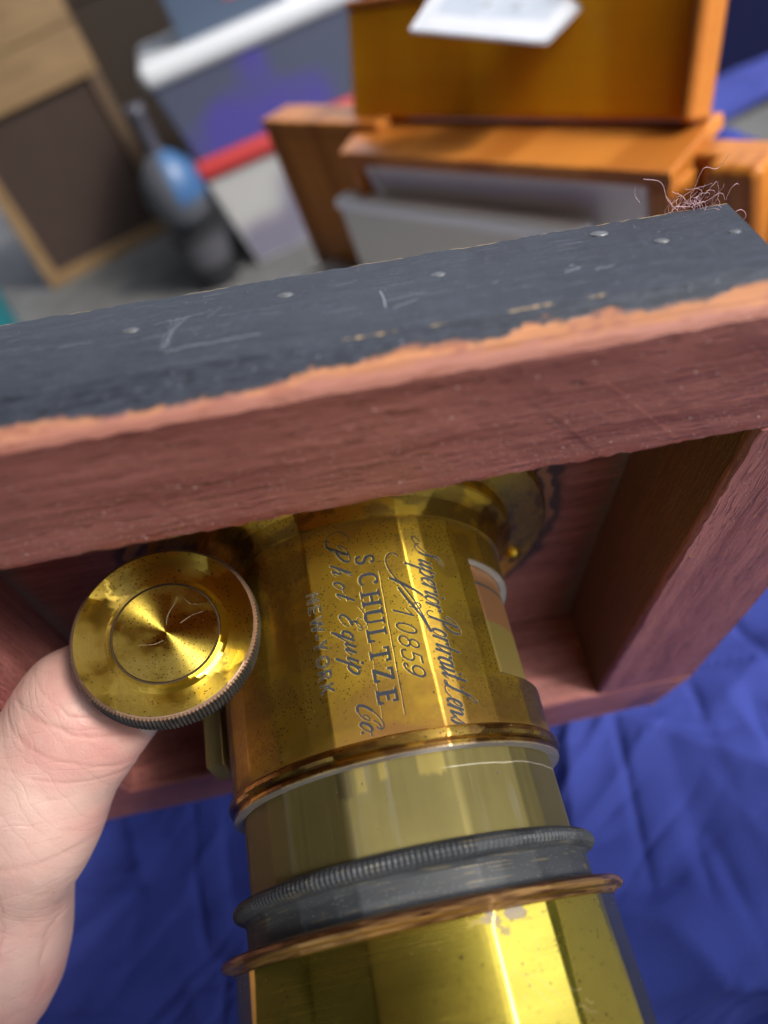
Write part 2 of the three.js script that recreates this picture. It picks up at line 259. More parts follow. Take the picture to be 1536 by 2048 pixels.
{ // bottom rail
  const A = [[-107, -68, -46], [-107, -68, -0.8], [-107, -68.8, 0], [-107, -95, 0], [-107, -96.3, -1.6], [-107, -96.8, -7], [-107, -77, -45.5], [-107, -76, -46]];
  const B = [[79, -68, -46], [95.6, -68, -0.8], [95.6, -68.8, 0], [90, -93, 0], [88.8, -96.3, -1.6], [89, -96.8, -7], [80, -77, -45.5], [79, -76, -46]];
  const st = stationsOf(B, A, 120, jigE(71)), g = rail(st, 0, 0), L = g.userData.L, LT = L[L.length - 1];
  part('bottom_rail', g, mahoMat(1024, 512, 200, LT, 5, (x, s) => (1 - sm(0.4, 1.8, Math.abs(s - L[3]) + 1.2 * (fbm(x * 0.3, s, 3, 8) - 0.5))) * 0.7 + (x < 9 ? 0.5 * sm(9, 3, x) * sm(0.4, 0.6, vn(x, s * 0.4, 3)) : 0)), boxThing);
}
{ // left rail
  const A = [[-76, -67.9, -46], [-76, -67.9, -0.8], [-76.8, -67.9, 0], [-106, -67.9, 0], [-107, -67.9, -2], [-107, -67.9, -7], [-88, -67.9, -45.5], [-87, -67.9, -46]];
  const B = A.map(([x, y, z]) => [x, 63.9, z]);
  part('left_rail', rail(stationsOf(B, A, 60, jigE(81)), 0, 0), mahoMat(512, 512, 132, 120, 6), boxThing);
}
{ // back board in which the lens sits
  const g = new THREE.BoxGeometry(141.9 * S, 131.9 * S, 7 * S); g.translate(-5 * S, -2 * S, -31.5 * S);
  const m = surf(1024, 1024, (u, v) => {
    const x = -76 + u * 142, y = -68 + v * 132; let [col, g2, pore] = maho(x, y, 8); col = [col[0] * 1.15, col[1] * 1.2, col[2] * 1.15]; let rough = 0.5;
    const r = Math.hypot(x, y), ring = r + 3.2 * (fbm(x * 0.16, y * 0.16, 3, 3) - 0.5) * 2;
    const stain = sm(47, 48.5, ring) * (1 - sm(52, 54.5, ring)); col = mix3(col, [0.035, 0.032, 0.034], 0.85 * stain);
    const worn = sm(48.6, 49.4, ring) * (1 - sm(50.6, 51.4, ring)) * sm(0.45, 0.6, fbm(x * 0.1, y * 0.1, 2, 6)); col = mix3(col, [0.36, 0.17, 0.09], worn);
    const grime = sm(6.5, 0.6, 66 - x + 4 * (fbm(x * 0.25, y * 0.25, 4, 9) - 0.5)); col = mix3(col, [0.17, 0.15, 0.135], grime * sm(0.2, 0.6, fbm(x * 1.3, y * 1.3, 3, 10)));
    const g3 = sm(5, 0.5, x + 76 + 3 * (fbm(x * 0.25, y * 0.25, 4, 19) - 0.5)) ; col = mix3(col, [0.19, 0.17, 0.155], g3 * 0.8);
    const ds = dust(x, y, 9, 0.7); col = mix3(col, [0.4, 0.33, 0.3], 0.5 * ds);
    return [col[0], col[1], col[2], rough, 0, 0.5 + 0.3 * (g2 - 0.5) + 0.25 * ds];
  }, { bump: 0.0003 });
  part('lens_board', g, m, boxThing);
}

// ---------- the brass lens ----------
const lens = thing('brass_lens', 'antique engraved brass portrait lens with focusing knob, set in the mahogany box', 'camera lens', LO, LQ);
const script = (() => { // copperplate letters as strokes: each [thick, x0,y0, cx,cy, cx,cy, x1,y1] in units of the x-height
  const D = (x, t, b) => [1, x, t, x, t, x, b, x, b], hair = (...p) => [0, ...p];
  const bowl = (x, w, y = 0, h = 1) => [[1, x + w / 2, y + h, x - w * 0.22, y + h, x - w * 0.22, y, x + w / 2, y], hair(x + w / 2, y, x + w * 1.2, y, x + w * 1.2, y + h, x + w / 2, y + h)];
  const ex = (x) => hair(x, 0.1, x + 0.1, -0.08, x + 0.25, 0.1, x + 0.42, 0.42);
  return {
    u: [1.15, [D(0, 1, 0.2), hair(0, 0.2, 0, -0.15, 0.4, 0.1, 0.6, 0.9), D(0.6, 1, 0.1), ex(0.6)]], n: [1.15, [D(0, 1, 0), hair(0, 0.3, 0.1, 0.8, 0.5, 1.2, 0.6, 0.8), D(0.6, 0.85, 0.1), ex(0.6)]],
    i: [0.6, [D(0.1, 1, 0.1), ex(0.1), [1, 0.1, 1.5, 0.1, 1.5, 0.1, 1.42, 0.1, 1.42]]], r: [0.85, [D(0.05, 1, 0), hair(0.05, 0.35, 0.15, 0.9, 0.4, 1.2, 0.55, 0.95), [1, 0.55, 0.98, 0.55, 0.98, 0.57, 0.86, 0.57, 0.86]]],
    p: [1.1, [D(0, 1.15, -1.1), hair(0, 0.3, 0.1, 0.8, 0.3, 1.05, 0.45, 1), [1, 0.45, 1, 0.95, 1, 0.85, 0, 0.35, 0], hair(0.35, 0, 0.15, 0, 0.05, 0.1, 0, 0.2)]],
    q: [1.1, [...bowl(0, 0.6), D(0.66, 1, -1.1), hair(0.66, -1.1, 0.75, -1.3, 0.9, -0.2, 1.1, 0.4)]], e: [0.8, [hair(0.05, 0.4, 0.6, 0.5, 0.65, 1, 0.35, 1), [1, 0.35, 1, -0.12, 1, -0.12, 0, 0.35, 0], hair(0.35, 0, 0.55, 0, 0.65, 0.2, 0.72, 0.42)]],
    o: [0.85, [...bowl(0, 0.62), hair(0.35, 0.98, 0.5, 0.8, 0.7, 0.8, 0.9, 0.9)]], a: [1.05, [...bowl(0, 0.58), D(0.64, 1, 0.1), ex(0.64)]], t: [0.65, [D(0.1, 1.75, 0.1), ex(0.1), hair(-0.15, 1.05, 0, 1.05, 0.3, 1.08, 0.42, 1.1)]],
    s: [0.75, [hair(-0.1, 0.2, 0.1, 0.5, 0.3, 0.9, 0.4, 1.1), [1, 0.4, 1.1, 0.4, 0.7, 0.75, 0.3, 0.4, 0.02], hair(0.4, 0.02, 0.2, -0.08, 0.05, 0.05, 0.08, 0.2)]], h: [1.15, [hair(-0.1, 0.4, 0.2, 1.2, 0.5, 2.3, 0.15, 2.1), D(0, 2, 0), hair(0, 0.3, 0.1, 0.8, 0.5, 1.2, 0.6, 0.8), D(0.6, 0.85, 0.1), ex(0.6)]],
    S: [1.7, [hair(-0.9, 0.55, -1.5, 0.2, -1.3, -0.3, -0.6, 0), hair(-0.6, 0, 0.3, 0.3, 0.8, 1.4, 0.9, 1.95), [1, 0.55, 1.9, 0.1, 1.5, 1.1, 0.9, 0.7, 0.25], hair(0.7, 0.25, 0.4, -0.2, -0.4, 0, -0.5, 0.4), hair(0.55, 1.9, 0.9, 2.4, 1.5, 2.1, 1.2, 1.7)]],
    P: [1.6, [D(0.3, 2.1, 0), hair(0.3, 0, 0.1, -0.3, -0.6, -0.1, -0.5, 0.35), hair(-0.5, 1.4, -0.6, 2.2, 0.8, 2.6, 1.1, 2.1), [1, 1.1, 2.1, 1.5, 1.5, 0.9, 0.9, 0.4, 1], hair(-0.5, 1.4, -0.4, 1.1, 0, 1.3, -0.1, 1.6)]],
    L: [1.5, [hair(-0.3, 1.5, -0.2, 1.1, 0.6, 1.3, 0.9, 1.9), hair(0.9, 1.9, 1.05, 2.5, 0.5, 2.4, 0.4, 1.8), [1, 0.4, 1.8, 0.3, 1.1, 0.4, 0.4, 0, 0.15], hair(0, 0.15, -0.5, -0.1, -0.4, 0.5, 0.1, 0.2), hair(0.1, 0.2, 0.5, -0.1, 1, -0.1, 1.3, 0.3)]],
    E: [1.6, [hair(1.2, 1.7, 1.2, 2.3, 0.5, 2.2, 0.4, 1.7), [1, 0.4, 1.7, 0.3, 1.3, 0.6, 1.15, 0.85, 1.15], [1, 0.75, 1.1, 0, 1, -0.1, 0, 0.6, 0], hair(0.6, 0, 1, 0, 1.3, 0.4, 1.2, 0.7)]],
    C: [1.7, [hair(1.1, 1.3, 1.0, 1.9, 1.9, 2.2, 1.6, 1.5), hair(1.6, 1.9, 1.3, 2.5, 0.4, 2.1, 0.1, 1.1), [1, 0.15, 1.3, -0.2, 0.3, 0.3, -0.1, 0.7, 0], hair(0.7, 0, 1.2, 0.1, 1.4, 0.7, 1.2, 0.9), hair(1.2, 0.9, 0.9, 1.1, 0.7, 0.6, 1, 0.45)]],
    '.': [0.5, [[1, 0.1, 0.05, 0.1, 0.05, 0.15, 0, 0.15, 0]]], ' ': [0.55, []],
  };
})();
const A0 = -17, A1 = 31, JR = 33, JC = 2 * Math.PI * JR;
const jacketText = (() => {
  const W = 2048, H = 512, cv = document.createElement('canvas'); cv.width = W; cv.height = H; const c = cv.getContext('2d');
  c.fillStyle = '#000'; c.fillRect(0, 0, W, H); const kx = W / JC, ky = H / (A1 - A0);
  const frame = (a, arc) => c.setTransform(0, ky, kx, 0, W / 2 + arc * kx, (a - A0) * ky); // text x runs along the lens, text y (up) to the right
  c.strokeStyle = c.fillStyle = '#fff'; c.lineCap = 'round'; c.lineJoin = 'round';
  const write = (str, a, arc, xh, slant, track, end, drift = 0, tk = 0.5, tn = 0.22) => {
    let adv = 0; for (const ch of str) adv += (script[ch][0]); const fx = end ? (end - a) / (adv * xh) : 1; let x = 0;
    for (const ch of str) {
      const [w, st] = script[ch]; frame(a + x * xh * fx, arc + drift * (x * xh * fx));
      for (const [thick, ...p] of st) { const q = (i) => [(p[i] + p[i + 1] * slant) * xh * Math.min(1.1, fx), p[i + 1] * xh]; c.lineWidth = thick ? tk : tn; c.beginPath(); c.moveTo(...q(0)); c.bezierCurveTo(...q(2), ...q(4), ...q(6)); c.stroke(); }
      x += w;
    }
  };
  write('Superior Portrait Lens', -9.3, 12.3, 2.5, 0.62, 1, 26.6, -0.03);
  write('Phot', -12.0, -5.1, 1.75, 0.62, 1, 0.5, 0.02); write('Equip', 2.6, -5.0, 1.75, 0.62, 1, 15.2, 0.0); write('Co.', 20.2, -4.8, 1.85, 0.6, 1, 26.2, 0.03);
  c.lineWidth = 0.16; frame(0, 0); const curve = (...p) => { c.beginPath(); c.moveTo(p[0], p[1]); c.bezierCurveTo(...p.slice(2)); c.stroke(); };
  // first letter flourishes of the line beginning with P, second outline of the shaded letters
  curve(-11.6, -0.7, -14.8, -0.2, -15.3, -4.4, -12.8, -5.2); curve(-12.4, -5, -10.5, -5.6, -9.2, -3, -8.7, -1);
  curve(2.5, -1.2, 4.8, 0.4, 7.2, 0.2, 6.6, -1.6); curve(6.6, -1.6, 5.6, -2.8, 3.9, -1.8, 4.9, -0.9);
  // No 10859
  c.lineWidth = 0.3; curve(-7.0, 8.2, -8.4, 7.6, -8.1, 5.8, -6.0, 5.6); curve(-6.0, 5.6, -2.2, 5.6, -0.5, 9.4, 9.2, 11.4); c.lineWidth = 0.5; curve(-2.4, 5.7, -1.6, 7.4, 0.2, 9.8, 1.6, 11.4); curve(-0.2, 7.0, 3, 8.2, 5.5, 10.4, 9.0, 11.3); c.lineWidth = 0.2; curve(1.6, 11.4, 0.4, 9.6, -0.8, 7.6, -2.2, 5.9);
  c.lineWidth = 0.22; c.beginPath(); c.ellipse(3.8, 9.9, 0.6, 0.75, 0, 0, 7); c.stroke(); for (const o of [0, 0.8]) { c.beginPath(); c.moveTo(3.0 + o, 8.2); c.lineTo(3.3 + o, 8.9); c.stroke(); }
  const dg = (x, f) => { c.save(); frame(x, 5.15 - 0.02 * x); c.transform(1, 0, 0.42, 1, 0, 0); f(); c.restore(); };
  dg(4.0, () => { c.lineWidth = 0.42; c.beginPath(); c.moveTo(0.3, 0); c.lineTo(0.3, 3.5); c.stroke(); c.lineWidth = 0.2; c.beginPath(); c.moveTo(0.3, 3.5); c.lineTo(-0.7, 2.5); c.stroke(); });
  dg(7.4, () => { c.lineWidth = 0.34; c.beginPath(); c.ellipse(0, 1.75, 0.85, 1.75, 0, 0, 7); c.stroke(); });
  dg(10.2, () => { c.lineWidth = 0.32; c.beginPath(); c.ellipse(0, 0.9, 0.95, 0.9, 0, 0, 7); c.stroke(); c.beginPath(); c.ellipse(0, 2.6, 0.75, 0.8, 0, 0, 7); c.stroke(); });
  dg(12.8, () => { c.lineWidth = 0.32; c.beginPath(); c.moveTo(0.9, 3.4); c.lineTo(-0.4, 3.4); c.lineTo(-0.6, 2.0); c.bezierCurveTo(1.6, 2.6, 1.4, -0.2, 0, 0); c.bezierCurveTo(-0.6, 0, -0.9, 0.3, -0.7, 0.7); c.stroke(); });
  dg(15.6, () => { c.lineWidth = 0.34; c.beginPath(); c.ellipse(0, 2.4, 0.95, 1.05, 0, 0, 7); c.stroke(); c.beginPath(); c.moveTo(0.95, 2.4); c.bezierCurveTo(1.0, 1, 0.4, 0, -0.6, 0); c.bezierCurveTo(-1.1, 0.1, -0.9, 0.7, -0.5, 0.6); c.stroke(); });
  // SCHULTZE in spaced serif capitals with a rule along the tops
  [...'SCHULTZE'].forEach((ch, i) => { frame(-8.3 + i * 3.86, 0.25 - 0.033 * i * 4.05); c.save(); c.transform(1, 0, 0, -1, 0, 0); c.font = '5.0px serif'; c.scale(i ? 0.92 : 0.85, 1); c.fillText(ch, 0, 0); c.lineWidth = 0.16; c.strokeText(ch, 0, 0); c.restore(); });
  frame(0, 0); c.lineWidth = 0.13; c.beginPath(); c.moveTo(-4.2, 3.95); c.lineTo(24, 3.2); c.stroke(); c.globalAlpha = 0.6; c.beginPath(); c.moveTo(-3, 0.2); c.lineTo(24, -0.75); c.stroke(); c.globalAlpha = 1;
  // NEW-YORK, outlined capitals
  [...'NEW-YORK'].forEach((ch, i) => { frame(-3.0 + [0, 2.7, 5.3, 8.7, 10.2, 12.9, 15.6, 18.1][i], -10.9); c.save(); c.transform(1, 0, 0, -1, 0, 0); c.font = '3.4px sans-serif'; c.lineWidth = 0.19; c.strokeText(ch, 0, 0); c.restore(); });
  const d = c.getImageData(0, 0, W, H).data; return (u, v) => { const x = u * W - 0.5, y = v * H - 0.5, x0 = Math.max(0, Math.floor(x)), y0 = Math.max(0, Math.floor(y)), x1 = Math.min(W - 1, x0 + 1), y1 = Math.min(H - 1, y0 + 1), fx = x - x0, fy = y - y0; const g = (a, b) => d[(b * W + a) * 4] / 255; return mix(mix(g(x0, y0), g(x1, y0), fx), mix(g(x0, y1), g(x1, y1), fx), fy); };
})();
// patinated brass: x round the barrel, y along it, in mm
const BR = [0.86, 0.585, 0.07], BROWN = [0.30, 0.16, 0.035], GREY = [0.10, 0.11, 0.125];
function brass(x, y, seed, per, amt = 1, spots = 1, base = BR) {
  const big = fbm(x * per[0] / 40, y / 14, 4, 200 + seed, per[1]), fine = vn(x * 0.8, y * 9, 210 + seed), lines = fbm(x * 0.05, y * 7, 3, 211 + seed);
  const pt = amt * sm(0.42, 0.75, big), dots = Math.max(speck(x, y, 0.7, 0.55 * spots * sm(0.36, 0.68, fbm(x * 0.12, y * 0.12, 3, 215 + seed)), 220 + seed, 0.30), speck(x, y, 2.3, 0.14 * spots, 230 + seed, 0.12));
  let c = mix3(base, BROWN, 0.5 * pt); c = mix3(c, [0.06, 0.034, 0.018], 0.85 * dots);
  const lt = speck(x, y, 0.9, 0.02 * spots, 240 + seed, 0.10); c = mix3(c, [0.5, 0.45, 0.34], 0.6 * lt);
  return { c, rough: 0.29 + 0.10 * pt + 0.02 * dots + 0.06 * (lines - 0.5) + 0.3 * lt, metal: 1 - 0.03 * pt - 0.5 * lt, h: 0.5 + 0.12 * (lines - 0.5) + 0.05 * (fine - 0.5) + 0.05 * lt };
}
const P = [1, 0];
const jacketMat = surf(2048, 512, (u, v) => {
  const x = (u - 0.5) * JC, a = A0 + v * (A1 - A0), b = brass(x, a, 1, P, 1, 1.1); let { c, rough, metal, h } = b;
  const rim = sm(24.2, 27.4, a + 2.6 * (fbm(x * 0.12, a * 0.3, 3, 251) - 0.5) * 2) + 0.8 * sm(-14, -17, a + 3 * (fbm(x * 0.1, a * 0.2, 3, 252) - 0.5)); c = mix3(c, [0.22, 0.10, 0.04], 0.75 * Math.min(1, rim)); rough += 0.1 * rim; metal -= 0.2 * Math.min(1, rim);
  const pat = sm(0.46, 0.62, fbm(x * 0.07, a * 0.09, 5, 253)) * (0.55 + 0.45 * vn(x * 1.6, a * 1.6, 256)), pat2 = sm(0.5, 0.6, fbm(x * 0.16 + 9, a * 0.2, 5, 257)); c = mix3(c, [0.30, 0.15, 0.05], 0.55 * pat); c = mix3(c, [0.40, 0.24, 0.07], 0.3 * pat2); rough += 0.08 * pat; // tarnish in patches, all round
  const t = jacketText(u, v), tk = sm(0.15, 0.6, t); c = mix3(c, [0.022, 0.027, 0.040], tk); rough = mix(rough + 0.13, 0.75, tk); metal = mix(metal, 0.0, tk); h = mix(h, 0.05, tk);
  return [c[0], c[1], c[2], rough, metal, h];
}, { bump: 0.00006, m: { anisotropy: 0.9, anisotropyRotation: Math.PI / 2 } });
const plainBrass = (seed, len, wid, o = {}) => surf(o.w || 1024, o.h || 256, (u, v) => { const x = (u - 0.5) * len, y = v * wid, b = brass(x, y, seed, P, o.amt ?? 1, o.spots ?? 1, o.base || BR); let c = b.c, r = b.rough + (o.rough || 0), m = b.metal, h = b.h; if (o.fn) [c, r, m, h] = o.fn(x, y, c, r, m, h); return [c[0], c[1], c[2], r, m, h]; }, { bump: o.bump ?? 0.0001, m: { anisotropy: o.an ?? 0.92, anisotropyRotation: Math.PI / 2 } });
const dr = Math.PI / 180;
{ // flange
  const fm = plainBrass(3, 260, 24, { rough: 0.06, spots: 1.3, fn: (x, y, c, r, m, h) => { const e = sm(0.5, 0.7, fbm(x * 0.15, y * 0.3, 4, 78)); c = mix3(c, [0.22, 0.15, 0.06], 0.6 * e); const d = sm(21.4, 23, y) * sm(0.35, 0.6, fbm(x * 0.2, y, 3, 8)); return [mix3(c, [0.4, 0.36, 0.28], 0.6 * d), r + 0.3 * d, m - 0.6 * d, h]; } });
  const g = revolve([[-28, 47.6], [-25.9, 47.6], [-25.4, 47.0], [-25.2, 38.4], [-24.6, 38.2], [-22.6, 38.1], [-22.1, 37.7], [-21.5, 36.6], [-19.9, 35.0], [-18, 34.1], [-17, 33.7], [-16.4, 33.6], [-16.2, 33.0], [-16.2, 30]], { n: 220, crease: 0.35 });
  part('flange', g, fm, lens);
  const sm_ = plainBrass(4, 6, 6, { w: 64, h: 64, amt: 0.3, spots: 0.2 });
  for (const k of [107.5, 227.5, 347.5]) {
    const h = new THREE.SphereGeometry(2.0 * S, 20, 10, 0, Math.PI * 2, 0, Math.PI / 2); h.scale(1, 0.75, 1); h.rotateX(Math.PI / 2);
    const o = part('screw_head', h, sm_, lens); o.position.set(42.9 * Math.sin(k * dr) * S, 42.9 * Math.cos(k * dr) * S, -25.2 * S);
    const sl = new THREE.BoxGeometry(3 * S, 0.5 * S, 0.4 * S); const s2 = part('screw_slot', sl, std(0.05, 0.035, 0.02, 0.6, 0.5), o); s2.position.set(0, 0, 1.45 * S); s2.rotation.z = k;
  }
}
{ // engraved jacket with a slot cut into its right side
  const uvA = [A0, A1], th = 1.5, t0 = 43.5 * dr, t1 = 118 * dr, o = { uvA, crease: 0.6 };
  const full = (pr) => revolve(pr, { ...o, n: 240 });
  const pieces = [full([[-17, JR], [-16.2, JR], [-7.6, JR]]), full([[17.2, JR], [26.9, JR]]),
    revolve([[-7.6, JR], [17.2, JR]], { ...o, t0: t1 - 2 * Math.PI, t1: t0, n: 200 }),
    revolve([[17.2, JR], [17.2, JR - th]], { ...o, t0, t1, n: 60 })];
  part('slot_edge', revolve([[-7.6, JR - th], [-7.6, JR - 0.2], [-7.75, JR + 0.06]], { ...o, t0, t1, n: 60 }), std(0.22, 0.22, 0.21, 0.6, 0.35), lens);
  for (const t of [t0, t1]) { const q = new THREE.BufferGeometry(), p = []; for (const [a, r] of [[-7.6, JR - th], [-7.6, JR], [17.2, JR], [17.2, JR - th]]) p.push(r * Math.sin(t) * S, r * Math.cos(t) * S, a * S);
    q.setAttribute('position', new THREE.Float32BufferAttribute(p, 3)); q.setAttribute('uv', new THREE.Float32BufferAttribute([0.63, 0.2, 0.63, 0.2, 0.63, 0.7, 0.63, 0.7], 2)); q.setIndex([0, 1, 2, 0, 2, 3]); q.computeVertexNormals(); pieces.push(q.toNonIndexed()); }
  part('engraved_jacket', mergeGeometries(pieces), jacketMat, lens, 'brass jacket engraved SCHULTZE NEW-YORK with a slot cut in its side');
  const bead = revolve([[26.85, 33.0], [26.95, 33.3], [27.5, 33.9], [28.3, 34.05], [28.9, 33.75], [29.2, 33.2], [29.25, 32.9], [29.5, 33.2], [30.1, 33.35], [30.5, 33.2], [30.6, 32.6], [30.6, 31.2]], { n: 220, crease: 0.4 });
  part('jacket_bead', bead, plainBrass(5, 208, 5, { h: 64, rough: 0.03, amt: 1.5, spots: 1.4, base: [0.5, 0.32, 0.07], fn: (x, y, c, r, m, h) => { c = mix3(c, [0.2, 0.10, 0.04], 0.7 * sm(0.42, 0.62, fbm(x * 0.25, y * 0.8, 4, 77))); const d = sm(3.2, 3.7, y); return [mix3(c, [0.26, 0.28, 0.31], 0.75 * d), r + 0.15 * d, m - 0.5 * d, h]; } }), lens);
}
{ // sliding inner tube: dull brass
  const tm = surf(2048, 512, (u, v) => {
    const x = (u - 0.5) * 197, a = -20 + v * 68, ax = fbm(x * 1.6, a * 0.06, 4, 301), mo = fbm(x * 0.12, a * 0.16, 4, 302), ci = fbm(x * 0.1, a * 3, 3, 305);
    let c = mix3([0.115, 0.098, 0.036], [0.175, 0.146, 0.054], 0.3 * ax + 0.7 * mo), r = 0.54 + 0.08 * (ax - 0.5), m = 0.88, h = 0.5 + 0.06 * (ax - 0.5);
    c = mix3(c, [0.21, 0.20, 0.18], 0.25 * sm(0.58, 0.8, fbm(x * 0.55, a * 0.05, 4, 303)));
    for (const [x0, x1, a1] of [[-10.5, -8.2, 35.2], [-7.2, -5.6, 34.6], [3.6, 8.2, 34.2], [-3.0, -1.8, 33.4]]) { const k = sm(x0 - 0.4, x0 + 0.3, x) * sm(x1 + 0.4, x1 - 0.3, x) * sm(a1 + 0.5, a1 - 0.6, a + 0.8 * (vn(x * 1.4, 2, 3) - 0.5)) * (a > 16 ? 1 : 0); c = mix3(c, x0 < -8 ? [0.11, 0.09, 0.05] : [0.32, 0.25, 0.07], 0.6 * k); r -= 0.1 * k; }
    if (a < 16) { const cz = sm(5.4, 4.6, a); c = mix3([0.55, 0.45, 0.13], [0.6, 0.31, 0.15], cz); c = mix3(c, [0.2, 0.19, 0.18], sm(0.5, 0.2, Math.abs(a + 3.6))); r = 0.36; }
    const pit = speck(x, a, 2.2, 0.06, 307, 0.12); c = mix3(c, [0.06, 0.05, 0.04], pit); m -= 0.6 * pit; h -= 0.4 * pit;
    const wh = sm(0.18, 0.08, Math.abs(a - 33.2 - 0.3 * vn(x * 0.2, 1, 8))) * sm(6, 12, x); c = mix3(c, [0.6, 0.56, 0.45], 0.5 * wh);
    return [c[0], c[1], c[2], r, m, h + 0.08 * (ci - 0.5)];
  }, { bump: 0.00008, m: { anisotropy: 0.2 } });
  part('inner_tube', revolve([[-20, 31.35], [48, 31.35]], { n: 200 }), tm, lens);
}
{ // blackened, knurled ring and black cell
  const bm = surf(1024, 128, (u, v) => { const x = u * 213, y = v * 12, n = fbm(x * 0.15, y * 0.4, 4, 401), d = Math.max(speck(x, y, 0.7, 0.25, 402, 0.22), speck(x, y, 2, 0.05, 405, 0.12)), g = sm(0.45, 0.7, fbm(x * 0.06, y * 0.3, 3, 403)); let c = mix3([0.022, 0.026, 0.032], [0.06, 0.066, 0.075], 0.6 * n + 0.4 * g); c = mix3(c, [0.3, 0.3, 0.3], 0.55 * d); const w = sm(0.66, 0.76, fbm(x * 0.2, y * 2, 3, 404)); c = mix3(c, [0.20, 0.16, 0.08], 0.35 * w); return [c[0], c[1], c[2], 0.46 + 0.25 * n, 0.25, n + 0.4 * d]; }, { bump: 0.00008 });
  const N = 230, prof = [[44.6, 31.4], [44.8, 33.2], [45.15, 34.1], [45.6, 34.65], [46.2, 34.95], [46.8, 34.95], [47.4, 34.65], [47.85, 34.1], [48.15, 33.2], [48.3, 32.7]];
  const amp = [0, 0.2, 0.6, 0.9, 1, 1, 0.9, 0.6, 0.15, 0];
  part('knurled_ring', revolve(prof, { n: N * 5, crease: 0.9, ridge: (k, i) => -0.30 * amp[i] * (0.5 + 0.5 * Math.cos(k / 5 * 2 * Math.PI)) }), bm, lens);
  part('black_cell', revolve([[48.2, 33.2], [48.5, 32.95], [49, 32.7], [55, 32.7]], { n: 200 }), bm, lens);
}
{ // lens hood
  const rimM = surf(1024, 64, (u, v) => { const x = u * 240, y = v * 6, n = fbm(x * 0.05, y * 2.4, 4, 501), f = fbm(x * 0.3, y * 6, 3, 502); let c = mix3([0.085, 0.032, 0.014], [0.42, 0.24, 0.085], sm(0.38, 0.66, 0.6 * n + 0.4 * f)); return [c[0], c[1], c[2], 0.24 + 0.2 * f, 0.85, f]; }, { bump: 0.00006, m: { anisotropy: 0.3 } });
  const hm = surf(2048, 1024, (u, v) => {
    const x = (u - 0.5) * 225, a = v * 45; let { c, rough, metal, h } = brass(x, a, 6, P, 0.45, 0.22, [0.84, 0.66, 0.10]); rough -= 0.06;
    const pt = sm(0.60, 0.66, fbm(x * 0.35, a * 0.5, 4, 511)) * sm(6.2, 1.5, a + 2 * (fbm(x * 0.2, a, 2, 512) - 0.5)) * sm(5, 10, x) * sm(22, 17, x); c = mix3(c, [0.26, 0.23, 0.24], 0.85 * pt); metal -= 0.7 * pt; rough += 0.3 * pt;
    const dz = speck(x, a, 0.9, 0.35 * sm(6, 0.5, a) * sm(0.35, 0.6, fbm(x * 0.1, a * 0.2, 3, 513)), 514, 0.28); c = mix3(c, [0.34, 0.25, 0.12], 0.6 * dz); rough += 0.1 * dz;
    const sp = speck(x, a, 5, 0.12, 515, 0.07); c = mix3(c, [0.25, 0.12, 0.08], 0.8 * sp);
    return [c[0], c[1], c[2], rough, metal, h];
  }, { bump: 0.00005, m: { anisotropy: 0.95, anisotropyRotation: Math.PI / 2 } });
  const hoodProf = [[55.3, 35.2], [58, 35.25], [70, 35.6], [84, 36.0], [96, 36.3]];
  part('hood_rim', revolve([[53.2, 32.7], [53.2, 35.6], [53.35, 36.6], [53.8, 37.35], [54.5, 37.6], [55.1, 37.3], [55.4, 36.5], [55.45, 35.9], [55.9, 35.7], [56.1, 35.3]], { n: 220, crease: 0.5 }), rimM, lens);
  part('hood', revolve([...hoodProf, [96.4, 36.0], [96.2, 34.6], [56, 34.0]], { n: 240, uvA: [55, 100] }), hm, lens);
  const gl = new THREE.SphereGeometry(80 * S, 40, 12, 0, Math.PI * 2, 0, 0.41); gl.rotateX(Math.PI / 2); gl.translate(0, 0, (70 - 80) * S);
  part('front_glass', gl, new THREE.MeshPhysicalMaterial({ color: 0xffffff, roughness: 0.03, metalness: 0, transmission: 1, thickness: 0 }), lens);
  // fine scratches across the hood
  const sp = []; for (let i = 0; i < 11; i++) { const t0 = (10 + rnd() * 45) * dr, a0 = 57 + rnd() * 14, dt = (rnd() - 0.3) * 9 * dr, da = (rnd() - 0.2) * 5, pts = []; for (let k = 0; k <= 8; k++) { const t = t0 + dt * k / 8, a = a0 + da * k / 8 + 0.4 * Math.sin(k / 8 * 3); const r = 35.25 + (a - 58) * 0.029; pts.push(V(r * Math.sin(t) * S, r * Math.cos(t) * S, a * S)); } sp.push(new THREE.TubeGeometry(new THREE.CatmullRomCurve3(pts), 10, 0.02 * S, 4)); }
  const o = part('scratches', mergeGeometries(sp), std(0.62, 0.58, 0.42, 0.5, 0.6), lens); o.userData.kind = 'stuff';
}
